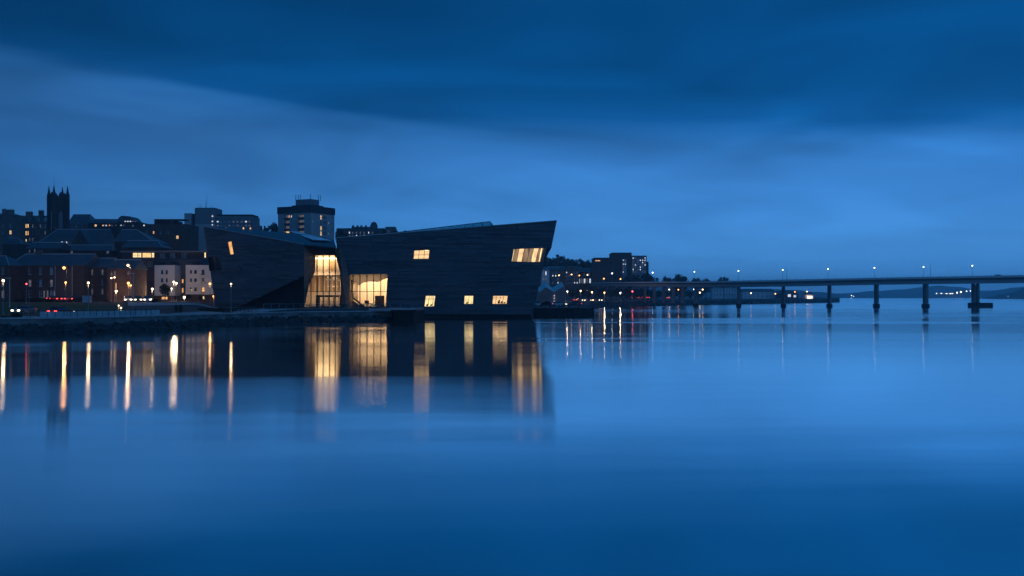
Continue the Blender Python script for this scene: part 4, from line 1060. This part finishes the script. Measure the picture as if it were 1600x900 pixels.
# white cottages past the bridge
simple('white_house', 'long white terrace with small dark windows seen under the bridge', 1113, 1155, 450.2, 448.2, 900, 2.4, 9, 'white_render', grid([1116, 1120, 1125, 1131, 1135, 1139, 1144, 1148, 1152], [452.5, 459], 1.3, 2.6))
simple('white_house', 'white waterside house with slate roof between two bridge piers', 1160, 1211, 455.5, 451.3, 880, 2.4, 9, 'white_render', grid([1164, 1170, 1177, 1183, 1190, 1197, 1203], [457.5, 462], 1.5, 2.4), hip=(0, 2))
simple('stone_house', 'dark house with pitched roof near the tip of the point', 1215, 1247, 459, 453.8, 870, 2.4, 8, 'dark_stone', [(1231, 459.6, 1236, 464, 'c'), (1240, 461, 1244, 464.5, 'c')], hip=(1, 3))
b = simple('white_house', 'small floodlit house at the tip of the point', 1257, 1271, 460, 456.6, 850, 2.4, 7, 'white_render', [(1260, 461, 1263, 464, 'w')], hip=(1.5, 1.5))
bx('glow_box', 'flood', b, (X(1265, 850) - b.location.x, -.4, 1.6), (4.5, .6, 2.6))  # glowing box gives the house front its floodlit look

# ------------------------------------------------------------------ road bridge
BR = [(925, 545), (1000, 505), (1089, 470), (1157, 452), (1230, 447), (1600, 438), (1800, 434)]
def bD(px): return lerp(BR, px)
def bridge():
    t = thing('road_bridge', 'long concrete road bridge on slab piers crossing the river', 'bridge')
    top = [(925, 441.6), (1000, 440.3), (1100, 439.7), (1200, 437.6), (1300, 435.4), (1400, 433.4), (1600, 429.8), (1800, 426)]
    bot = [(925, 446.5), (1030, 447.5), (1100, 448.6), (1200, 448.0), (1400, 444.3), (1600, 441.8), (1800, 439)]
    cols = [925 + 25 * k for k in range(36)]
    def sec(name, m, f0, f1, o0, o1, seg=1):
        mb = MB()
        for a, b_ in zip(cols, cols[1:]):
            q = []
            for c in (a, b_):
                D = bD(c); tp = Z(lerp(top, c), D); bt = Z(lerp(bot, c), D)
                q.append((X(c, D), D, tp + (bt - tp) * f0, tp + (bt - tp) * f1))
            (xa, ya, ta, ba), (xb, yb, tb_, bb) = q
            mb.hexa([(xa, ya + o0, ba), (xb, yb + o0, bb), (xb, yb + o0, tb_), (xa, ya + o0, ta)], [(xa, ya + o1, ba), (xb, yb + o1, bb), (xb, yb + o1, tb_), (xa, ya + o1, ta)])
        return mb.build(name, m, t)
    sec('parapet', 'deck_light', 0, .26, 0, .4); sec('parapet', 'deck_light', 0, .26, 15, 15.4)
    sec('deck', 'deck_shade', .27, .52, .15, 15.2)  # slab edge coloured dark as the shadow under the overhang
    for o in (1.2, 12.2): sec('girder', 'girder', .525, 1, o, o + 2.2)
    sec('roadway', 'asphalt', .20, .265, .41, 14.99)
    # handrail standards
    for k in range(70):
        c = 1000 + 9 * k; D = bD(c); p = Vector((X(c, D), D + .2, Z(lerp(top, c), D) + .25)); bx('rail_standard', 'grey_metal', t, p, (.12, .1, .5))
    piers = [(1089, 5.6), (1157, 5.4), (1227.5, 5.6), (1300, 6.4), (1374, 7.6), (1451.5, 9.2), (1535, 12.5), (1630, 12.5)]
    for i, (c, w) in enumerate(piers):
        D = bD(c) + 4; zb = Z(lerp(bot, c), bD(c)); off = (c - 800) / D; dp = 3.6 if i < 6 else 2.0
        w2 = max(1.6, (w if i < 6 else w * .46) - off * dp) / F * D / 2; x = X(c - off * dp / 2, D)
        def leg(name, x, D, parent):
            m = MB().prism([(x - w2 * 1.06, D, -2), (x + w2 * 1.06, D, -2), (x + w2 * 1.06, D + dp, -2), (x - w2 * 1.06, D + dp, -2)],
                           [(x - w2, D, zb + .5), (x + w2, D, zb + .5), (x + w2, D + dp, zb + .5), (x - w2, D + dp, zb + .5)])
            return m.build(name, 'concrete', parent)
        if i < 6:
            p = leg('pier', x, D, t)
            MB().box(x - w2 - .35, x + w2 + .35, D - .5, D + dp + .5, -2, 1.5).build('pier_footing', 'weed_and_shade', p)
        else:
            x -= off * 2.3 * D / F
            p = leg('pier', x, D, t); leg('rear_leg', x, D + 4.6, p)
            MB().box(x - .35, x + .35, D + 2.02, D + 4.58, 1.5, zb - .5).build('pier_web', 'pale_concrete', p)
            MB().box(x - w2 - 1.0, x + w2 + 5.2, D - 1.5, D + 8, -2, 2.1).build('pier_footing', 'weed_and_shade', p)
    for k in range(10):   # approach supports on land
        c = 935 + 15 * k
        if c > 1070: continue
        D = bD(c); p = Vector((X(c, D), D + 6, 0)); zb = Z(lerp(bot, c), D)
        MB().box(p.x - .4, p.x + .4, p.y - 3, p.y + 3, 1.5, zb + .2).build('approach_column', 'concrete', t)
bridge()

# ------------------------------------------------------------------ lamps
def lamp(px, pyl, D, label, group=None, m='lamp_warm', zb=None, r=.26, power=0, col=(1, .65, .32), arm=0.0, pr=.07, name='street_lamp', pm='grey_metal', cat='street lamp'):
    zb = ground_z(px, D) if zb is None else zb
    r *= .66; power *= .55
    h = Z(pyl, D) - zb
    t = thing(name, label, cat, (X(px, D), D, zb), 0, group)
    MB().tube((arm, 0, 0), (arm, 0, h - r * .8 if not arm else h + .1), pr, pr * .6, 7).build('post', pm, t)
    bx('base', pm, t, (arm, 0, .3), (pr * 3.2, pr * 3.2, .6))
    if arm: MB().tube((arm, 0, h + .1), (0, 0, h + r + .06), pr * .6, n_=5).build('arm', pm, t)
    MB().tube((0, 0, h + r * .85), (0, 0, h + r * 1.15), r * .9, r * .3, 9).build('hood', pm, t)
    MB().ball((0, 0, h), r, .95).build('globe', m, t, smooth=True)
    if power:
        li = bpy.data.lights.new('bulb', 'POINT'); li.energy = power; li.color = col; li.shadow_soft_size = .25
        link('bulb', li, t, (0, -.05, h - r - .3))
    return t
OR = (1, .45, .14); WM = (1, .66, .36); WH = (.9, .93, 1)
lamp(5, 438.5, 158, 'lit lamp on a tall post on the promenade in front of the brick wing', 'promenade lamps', 'lamp_pale', r=.30, power=130, col=WM)
lamp(138, 442, 163, 'lit lamp on a tall post at the lawn edge before the dark brick block', 'promenade lamps', 'lamp_pale', r=.26, power=130, col=WM)
lamp(361, 443.5, 186, 'lit lamp on a slender post before the entrance wing of the museum', 'promenade lamps', 'lamp_pale', r=.22, power=90, col=WM)
lamp(100, 418.5, 240, 'tall orange sodium lamp with side arm against the brick gable bay', 'road lamps', 'lamp_orange', r=.5, power=600, col=OR, arm=.7)
lamp(102.5, 441.5, 246, 'short orange sodium lamp beneath the tall sodium lamp at the brick gable bay', 'road lamps', 'lamp_orange', r=.36, power=500, col=OR)
for (p, q, D, m, r, w, lb) in (
    (200, 414.5, 232, 'lamp_warm', .42, 500, 'floodlight head on a bracketed tall post beside the small brick building'),
    (238, 451.5, 268, 'lamp_pale', .42, 600, 'lamp on a low post at the foot of the brown flats wall'),
    (268, 451, 272, 'lamp_pale', .36, 350, 'lowest lamp of the cluster before the white bays'),
    (271.5, 440.5, 271, 'lamp_pale', .42, 700, 'topmost lamp of the cluster before the white bays'),
    (275.5, 442.5, 269, 'lamp_pale', .44, 500, 'lamp touching the topmost one in the cluster before the white bays'),
    (328, 443.5, 262, 'lamp_orange', .46, 200, 'orange lamp on a post between the white bay and the museum wall'),
    (334, 463, 268, 'lamp_orange', .44, 120, 'low orange lamp at the foot of the museum wall beside the flats'),
    (219, 450, 266, 'lamp_warm', .5, 250, 'left lamp of a twin pair before the brown flats wall'),
    (223.5, 450, 266, 'lamp_warm', .5, 250, 'right lamp of a twin pair before the brown flats wall'),
    (288, 464.5, 270, 'lamp_pale', .5, 450, 'bright low lamp between the two white bays'),
    (174, 434.5, 256, 'lamp_pale', .30, 0, 'left small lamp on the corner of the small brick building'),
    (179, 433.5, 256, 'lamp_pale', .30, 0, 'right small lamp on the corner of the small brick building'),
    (181.5, 455, 254, 'lamp_pale', .46, 350, 'low bright lamp lighting the rubble wall of the small brick building'),
    (200.5, 442.5, 252, 'lamp_orange', .5, 400, 'orange lamp in front of the rubble wall of the small brick building'),
    (204, 446, 252, 'lamp_orange', .36, 150, 'smaller orange lamp below the one before the rubble wall'),
    (189, 481, 172, 'lamp_pale', .22, 150, 'knee high bollard light where the path meets the lawn'),
    (185.5, 477.5, 185, 'lamp_pale', .2, 80, 'low bollard light behind the brighter one at the lawn')):
    lamp(p, q, D, lb, 'town lamps', m, r=r, power=w, col=OR if m == 'lamp_orange' else WM, arm=.5 if p == 200 else 0)
def pole(px, pyt, D, label, name='flagpole', r=.07, m='white_paint', head=False, cat='pole'):
    zb = ground_z(px, D); h = Z(pyt, D) - zb
    t = thing(name, label, cat, (X(px, D), D, zb))
    MB().tube((0, 0, 0), (0, 0, h), r, r * .7, 7).build('shaft', m, t); MB().tube((0, 0, 0), (0, 0, .25), r * 2, r * 2, 8).build('base', m, t)
    if head: bx('head', m, t, (-.3, 0, h), (1.0, .3, .16))
    else: MB().ball((0, 0, h), r * 1.4, nu=6, nv=4).build('finial', m, t)
pole(15, 434.5, 200, 'unlit white lamp post before the brick wing', 'lamp_post', .10, head=True, cat='lamp post')
pole(208.4, 427, 205, 'tall white post with unlit head before the small brick building', 'lamp_post', .12, head=True, cat='lamp post')
pole(45.5, 463, 152, 'thin grey pole standing on the promenade before the lawn', 'pole', .04, 'grey_metal')
# right bank
for (p, q, D, m, lb) in (
    (873.5, 430.2, 585, 'lamp_warm', 'lamp before the gabled stone tenement, the one beside the pale house'),
    (893, 428.8, 585, 'lamp_warm', 'lamp before the gables of the stone tenement'),
    (905.2, 430.4, 590, 'lamp_orange', 'orange lamp at the joint of stone tenement and dark house'),
    (918, 429.6, 590, 'lamp_pale', 'lamp before the dark house with bright ground floor windows'),
    (943.5, 435.4, 560, 'lamp_orange', 'orange lamp before the brick front of the hotel'),
    (956.5, 427.2, 550, 'lamp_white', 'white lamp high before the middle of the hotel'),
    (969.5, 436, 545, 'lamp_orange', 'orange lamp before the hotel window bay'),
    (1019.8, 426, 520, 'lamp_white', 'white lamp among trees beside the hotel at the bridge approach')):
    lamp(p, q, D, lb, 'lamps on the far bank', m, r=.52, power=0, pr=.09)
for (p, q, D, m, lb) in (
    (886.4, 455.5, 470, 'lamp_white', 'white lamp just behind the saw tooth shed'),
    (907.2, 454.4, 478, 'lamp_pale', 'riverside road lamp next to the shed lamp'),
    (925, 456.4, 480, 'lamp_pale', 'riverside road lamp below the dark house'),
    (944.5, 457.2, 482, 'lamp_warm', 'warm riverside road lamp below the hotel front'),
    (969.3, 457.6, 490, 'lamp_white', 'white riverside road lamp below the hotel window bay'),
    (1045.7, 452.4, 560, 'lamp_pale', 'lamp behind the bank in front of the bridge trees'),
    (1060, 452.6, 575, 'lamp_orange', 'orange lamp on the bank next to the first bridge pier'),
    (1084.5, 452, 610, 'lamp_white', 'upper white lamp at the first bridge pier'),
    (1093.5, 457.2, 630, 'lamp_pale', 'low lamp just past the first bridge pier'),
    (1098, 452.4, 660, 'lamp_warm', 'warm lamp beside the white terrace under the bridge'),
    (1173.5, 458, 820, 'lamp_pale', 'bright lamp between second and third bridge piers'),
    (1211.5, 459, 830, 'lamp_warm', 'warm lamp at the gable of the waterside house'),
    (1242, 456, 850, 'lamp_orange', 'orange lamp above the dark house near the point'),
    (1261, 455.6, 846, 'lamp_pale', 'lamp over the floodlit house at the point')):
    lamp(p, q, D, lb, 'lamps on the far bank', m, r=.50 if D < 600 else .72, power=700 if D < 500 else 0, col=WM, pr=.09)
lamp(988.2, 455.3, 486, 'red traffic light on the riverside road', None, 'lamp_red', r=.5, name='traffic_light', cat='traffic light')
lamp(41.2, 443.6, 214, 'small red signal light on a post before the long brick building', None, 'lamp_red', r=.2, name='traffic_light', cat='traffic light')
# lamps on the bridge deck
TOPB = [(925, 441.6), (1000, 440.3), (1100, 439.7), (1200, 437.6), (1300, 435.4), (1400, 433.4), (1600, 429.8)]
for (p, q) in ((1085, 424.6), (1153.8, 423.5), (1223, 421.8), (1293.8, 420.3), (1366.3, 418.5), (1443, 417.2), (1519.4, 415.3), (1040, 440.0)):
    if p == 1040: continue
    D = bD(p) + 7.5; zb = Z(lerp(TOPB, p), bD(p)) - .75
    lamp(p, q, D, 'white lamp on a slim post in the middle of the bridge deck', 'lamps along the bridge', 'lamp_white', zb=zb, r=.40, pr=.08)
for (p, q, lb) in ((1229.5, 419, 'thin unlit mast on the bridge beside the third lamp'), (1454.3, 413.5, 'thin unlit mast on the bridge beside the second pier from the twin pier')):
    D = bD(p) + 1; zb = Z(lerp(TOPB, p), bD(p)) - .6; t = thing('mast', lb, 'mast', (X(p, D), D, zb)); h = Z(q, D) - zb
    MB().tube((0, 0, 0), (0, 0, h), .09, .05, 6).build('shaft', 'dark_metal', t); bx('base', 'dark_metal', t, (0, 0, .15), (.4, .4, .3))

# ------------------------------------------------------------------ trees
def crown_mesh(seed, n_clump, n_leaf, leaf, flat=1.0):
    rnd = random.Random(seed); mb = MB(); cl = []
    for _ in range(n_clump):
        while True:
            p = Vector((rnd.uniform(-1, 1), rnd.uniform(-1, 1), rnd.uniform(-1, 1)))
            if p.length < .82: break
        cl.append((p, rnd.uniform(.16, .36)))
    for (p, r) in cl:
        for _ in range(n_leaf):
            d = Vector((rnd.gauss(0, 1), rnd.gauss(0, 1), rnd.gauss(0, 1))).normalized() * r * rnd.uniform(.45, 1.08)
            c = p + d; c.z = c.z * .95 * flat + .02; s = leaf * rnd.uniform(.6, 1.5)
            u = Vector((rnd.gauss(0, 1), rnd.gauss(0, 1), rnd.gauss(0, 1))).normalized(); w = u.orthogonal().normalized()
            v = w * math.cos(rnd.uniform(0, 6.28)) + u.cross(w) * math.sin(rnd.uniform(0, 6.28))
            u = u * s; v = v.normalized() * s * .6
            mb.poly([c - u, c + v * .9 - u * .1, c + u, c - v * .9 + u * .1])
    return mb.mesh('crown_%d' % seed, 'foliage', fix=False)
CROWN = [crown_mesh(s, 34, 70, .075) for s in range(5)]
def trunk_mesh(seed):
    rnd = random.Random(seed); mb = MB(); mb.tube((0, 0, 0), (.02, .01, .5), .045, .03, 7)
    for k in range(5):
        a = k * 1.257 + rnd.uniform(-.3, .3)
        mb.tube((.02, .01, .38 + .03 * k), (.28 * math.cos(a), .28 * math.sin(a), rnd.uniform(.62, .8)), .022, .008, 5)
    mb.tube((.02, .01, .5), (0, 0, .85), .03, .008, 5)
    return mb.mesh('trunk_%d' % seed, 'bark')
TRUNK = [trunk_mesh(s) for s in range(3)]
NT = [0]
def tree(px0, px1, pyt, D, label, group=None, zb=None, name='tree', flat=1.0, cat='tree'):
    c = (px0 + px1) / 2; w = (px1 - px0) / F * D; zb = ground_z(c, D) - .2 if zb is None else zb
    h = Z(pyt, D) - zb; k = NT[0]; NT[0] += 1
    t = thing(name, label, cat, (X(c, D), D, zb), random.uniform(0, 6), group)
    ch_ = min(h * .80, max(w * 1.1, h * .5)) if name == 'tree' else h
    tr = link('trunk', TRUNK[k % 3], t); tr.scale = (min(w, h) * .8, min(w, h) * .8, h)
    cr_ = link('crown', CROWN[k % 5], t, (0, 0, h - ch_ / 2)); cr_.scale = (w * .56, w * .56, ch_ * .54)
    return t
random.seed(21)
# young trees and shrubs by the flats and on the promenade
tree(249, 267, 443, 236, 'young tree with sparse lit leaves before the white bay', None)
tree(291, 299, 459, 250, 'small young tree at the brick base of the flats', None)
tree(310, 317, 462, 250, 'small slender tree at the brick base close to the museum', None)
tree(272, 278.5, 475, 182, 'small rounded clipped bush by the path before the museum', 'clipped bushes', name='bush', cat='bush')
tree(279.5, 285.5, 474.5, 182, 'small rounded clipped bush by the path before the museum', 'clipped bushes', name='bush', cat='bush')
for (a, c, q, D, lb) in ((14, 34, 489, 141, 'dark low shrub on the bank below the promenade lamp'), (-8, 14, 492, 139, 'dark shrub at the outer end of the river bank'), (228, 250, 466, 240, 'dark bush at the foot of the brown flats wall'), (18, 45, 466, 231, 'dark shrub mound on the lawn before the brick wing'), (38, 72, 464, 230, 'broad dark shrub mound on the lawn before the long brick building'), (70, 86, 466, 229, 'dark shrub at the end of the mound on the lawn')):
    tree(a, c, q, D, lb, None, name='shrub', cat='shrub')
# hedge line before the museum
for k in range(7): tree(318 + 7 * k - 10, 326 + 7 * k, 480.5 + .3 * (k % 2), 192, 'low clipped hedge plant in the strip beside the entrance wing path', 'hedge plants', name='bush', cat='bush')
# skyline trees
for (a, c, q, D, lb) in ((394, 412, 347, 560, 'dark tree right of the slab tower office wing'), (408, 424, 350, 550, 'dark tree halfway between slab tower and tower block'), (420, 437, 347.5, 560, 'dark tree touching the tower block'),
    (524, 532, 355, 600, 'dark narrow tree right of the tower block'), (530, 543, 357, 600, 'dark tree before the far tenement row'), (594, 606, 356, 620, 'dark tree at the end of the far tenement row'), (608, 626, 357.5, 620, 'dark tree above the museum roof beyond the flat topped house'), (628, 640, 360, 610, 'small dark tree above the museum roof near the rooflight')):
    tree(a, c, q, D, lb, 'skyline trees behind the museum')
# wooded hill right of the museum
WD = [(844, 860, 398), (856, 872, 402), (866, 884, 396.5), (878, 892, 402), (888, 904, 405), (898, 916, 402.5), (908, 924, 405), (918, 934, 407), (848, 866, 408), (868, 888, 409), (890, 910, 411), (908, 930, 412)]
for k, (a, c, q) in enumerate(WD):
    tree(a - 2, c + 2, q, 760 - 25 * (k > 7), 'dark tree on the wooded hill between museum and hotel', 'trees on the wooded hill')
for (a, c, q, D, lb) in ((970, 990, 430, 560, 'dark tree at the foot of the hotel window bay'), (985, 1004, 428, 556, 'dark tree below the gridded wing of the hotel'), (1000, 1022, 427, 556, 'dark broad tree at the bridge approach beside the hotel'), (1014, 1030, 432, 556, 'low dark tree at the bridge approach'),
    (1034, 1048, 430, 640, 'dark tree left of the spreading tree behind the bridge'), (1044, 1080, 426, 640, 'broad spreading dark tree behind the bridge deck'), (1078, 1096, 432.5, 660, 'dark tree behind the bridge at the first lamp'), (1092, 1114, 435.5, 690, 'long low dark tree behind the bridge'), (1122, 1140, 431, 800, 'lone dark tree behind the bridge next to the second lamp')):
    tree(a, c, q, D, lb, 'trees behind the bridge')
for k in range(11):
    a = 884 + 12.5 * k
    tree(a, a + 16, 449 + random.uniform(-1.5, 2), 510, 'dark leafy tree beside the riverside road under the bridge approach', 'trees along the riverside road')
for k in range(6):
    a = 1018 + 13 * k
    tree(a, a + 17, 452 + random.uniform(-1, 2), 640, 'dark bushy tree behind the bank left of the first bridge pier', 'bank trees near the first pier')

# ------------------------------------------------------------------ cars
def car_proto(m):
    t = thing('car', 'car', 'car')
    pf = [(-2.15, .35), (-2.18, .75), (-1.95, .95), (-1.2, 1.0), (1.0, .98), (1.75, .86), (2.12, .68), (2.12, .35)]
    mb = MB(); mb.prism([(x, -.86, z) for x, z in pf], [(x, .86, z) for x, z in pf]); mb.build('body', m, t)
    cb = [(-1.85, .96), (-1.35, 1.42), (.15, 1.45), (1.05, .97)]
    MB().prism([(x, -.80 if z < 1.2 else -.62, z) for x, z in cb], [(x, .80 if z < 1.2 else .62, z) for x, z in cb]).build('cabin', 'dark_glass', t)
    MB().box(-1.3, .1, -.63, .63, 1.44, 1.48).build('car_roof', m, t)
    for x in (-1.35, 1.32):
        for y in (-.8, .8):
            w = MB().tube((x, y - .1, .32), (x, y + .1, .32), .32, n_=12).build('wheel', 'rubber', t)
            MB().tube((x, y - .115, .32), (x, y + .115, .32), .18, n_=8).build('rim', 'grey_metal', w)
    for y in (-.6, .6):
        bx('headlight', 'head_light', t, (2.12, y, .66), (.1, .42, .2)); bx('tail_light', 'tail_light', t, (-2.18, y, .8), (.1, .40, .22))
    return t
protos = {m: car_proto(m) for m in ('car_black', 'car_silver', 'car_red')}
used = set()
def car(px, D, rz, m, label, group=None, zb=None):
    p = protos[m]; t = p if m not in used else copy_tree(p); used.add(m)
    t.location = (X(px, D), D, ground_z(px, D) + .05 if zb is None else zb); t.rotation_euler = (0, 0, rz)
    t['label'] = label
    if group: t['group'] = group
car(37, 170, R(-100), 'car_silver', 'silver car with headlights on, parked facing the river on the promenade', 'x' if 0 else None)
car(95, 152, R(80), 'car_red', 'red car seen from behind, tail lights glowing behind the promenade railing')
for k, (p, D, m, lb) in enumerate(((88, 240, 'car_black', 'black car in the queue, at the tail below the brick gable bay'), (99, 241, 'car_red', 'red car in the queue of cars below the brick gable bay'), (111, 240.5, 'car_silver', 'silver car in the queue below the downpipe of the long brick building'), (122, 241, 'car_black', 'black car at the head of the queue beside the dark brick block'), )):
    car(p, D, R(62), m, lb, 'cars queueing on the road')
for k, (p, m, a, lb) in enumerate(((200, 'car_silver', -68, 'silver car with headlights on before the small brick building'), (216, 'car_black', -70, 'black car with headlights on before the brown flats wall'), (231, 'car_silver', -72, 'silver car with headlights on at the bush before the flats'))):
    car(p, 226, R(a), m, lb, 'cars on the road before the flats')
for k, (p, m, a, lb) in enumerate(((902, 'car_black', 60, 'black car with tail lights on riverside road nearest the shed'), (914, 'car_silver', -110, 'silver car with headlights on riverside road past the shed'), (927, 'car_black', -112, 'black car with headlights on riverside road below the dark house'), (940, 'car_silver', -108, 'silver car with headlights on riverside road below the hotel'))):
    car(p, 476, R(a), m, lb, 'cars on the riverside road')
for k, (p, m, lb) in enumerate(((991, 'car_black', 'last black car in the red lit queue at the traffic light'), (998, 'car_silver', 'silver car in the red lit queue past the traffic light'), (1006, 'car_red', 'red car in the red lit queue past the traffic light'), (1014, 'car_black', 'black car leading the red lit queue by the bridge trees'))):
    car(p, edge(p) + 18, R(70), m, lb, 'cars queueing by the bridge', zb=3.6)
car(1043.5, edge(1043.5) + 16, R(88), 'car_black', 'black car with two tail lights alone on the bank road', zb=3.3)
for k, (p, m, a, lb) in enumerate(((840, 'car_silver', 8, 'silver car parked on the dock below the museum prow'), (852, 'car_black', 174, 'black car parked on the dock before the tall saw tooth gable'), (872, 'car_silver', 5, 'silver car parked on the dock at the last saw tooth gable'), (897, 'car_black', 178, 'black car parked near the outer end of the dock'))):
    car(p, 290, R(a), m, lb, 'cars parked on the dock')
car(1561, bD(1561) + 6, R(0), 'car_black', 'dark car driving over the bridge beyond the last lamp', zb=Z(430.6, bD(1561)) - .9)

# ------------------------------------------------------------------ dock, signs, far houses
d = thing('dock_pier', 'dark timber faced dock beside the museum prow with small mooring posts', 'dock')
for k in range(9):
    a, b_ = 833 + 10 * k, 833 + 10 * (k + 1)
    MB().box(X(a, 268) + .05, X(b_, 268) - .05, 267.2, 268.1, -1.5, 1.85).build('face_panel', 'weed_and_shade', d)
MB().box(X(833, 267), X(923.5, 267), 266.9, 268.6, 1.86, 2.1).build('edge_beam', 'concrete', d)
for k in range(12): bx('mooring_post', 'dark_metal', d, (X(837 + 7.4 * k, 267.6), 267.6, 2.45), (.22, .22, .7))
MB().box(X(923, 268), X(923, 268) + .9, 268, 330, -1.5, 2.1).build('end_wall', 'weed_and_shade', d)
s = thing('equipment_cabinet', 'pale boxy cabinet at the top of the lawn before the dark brick block', 'cabinet', (X(136, 226), 226, ground_z(136, 226)))
MB().box(-.9, .9, -.4, .4, .1, 1.5).build('body', 'white_paint', s); MB().box(-1.0, 1.0, -.5, .5, 1.5, 1.6).build('lid', 'frame', s); MB().box(-.95, .95, -.45, .45, 0, .1).build('plinth', 'concrete', s); MB().box(-.02, .02, -.42, -.4, .15, 1.45).build('door_joint', 'dark_metal', s)
fh = None
for (p, q, s_) in ((1401, 463.4, 1), (1404.5, 463.6, .8), (1408, 463.4, 1.6), (1414, 463.4, 1), (1435, 462.2, 1.1), (1463.5, 458.6, 1), (1471, 458.6, 1), (1479, 458.7, 1), (1485, 458.6, 1), (1488, 458.4, .8), (1495.5, 457.2, 1.5), (1501.5, 456, 2.0), (1510.5, 454.8, 1.1), (1516, 454.8, 1), (1330.5, 462, 1), (1334, 463.2, .9), (1575, 463.8, 1.1)):
    D = 2960 if p < 1550 else 1930
    zb = Z(q, D) - 2.5
    h_ = thing('far_house', 'tiny lit house among the dark hills on the far shore', 'house', (X(p, D), D, zb), 0, 'houses on the far shore')
    MB().box(-4, 4, 0, 7, -6, 4.5).build('wall', 'harl', h_); MB().prism([(-4.4, -.3, 4.5), (4.4, -.3, 4.5), (4.4, 3.5, 7), (-4.4, 3.5, 7)], [(-4.4, 7.3, 4.45), (4.4, 7.3, 4.45), (4.4, 3.6, 6.95), (-4.4, 3.6, 6.95)]).build('roof', 'slate', h_)
    bx('window', 'far_light', h_, (0, -.1, 2.5), (1.6 * s_, .3, 1.6 * s_))

# ------------------------------------------------------------------ evening haze
hz = MB().box(-7000, 7000, -320, 6500, -3, 95).build('haze', 'rubber')
hm = bpy.data.materials.new('haze'); hm.use_nodes = True; hn = hm.node_tree.nodes; hl = hm.node_tree.links; hn.clear()
ho = hn.new('ShaderNodeOutputMaterial'); hv = hn.new('ShaderNodeVolumePrincipled')
hv.inputs['Color'].default_value = (.82, .92, 1, 1); hv.inputs['Density'].default_value = .00025; hv.inputs['Anisotropy'].default_value = .72
hl.new(hv.outputs[0], ho.inputs['Volume'])
hz.data.materials.clear(); hz.data.materials.append(hm); hz['kind'] = 'stuff'; hz['label'] = 'thin blue evening haze over the river and town'; hz['category'] = 'haze'
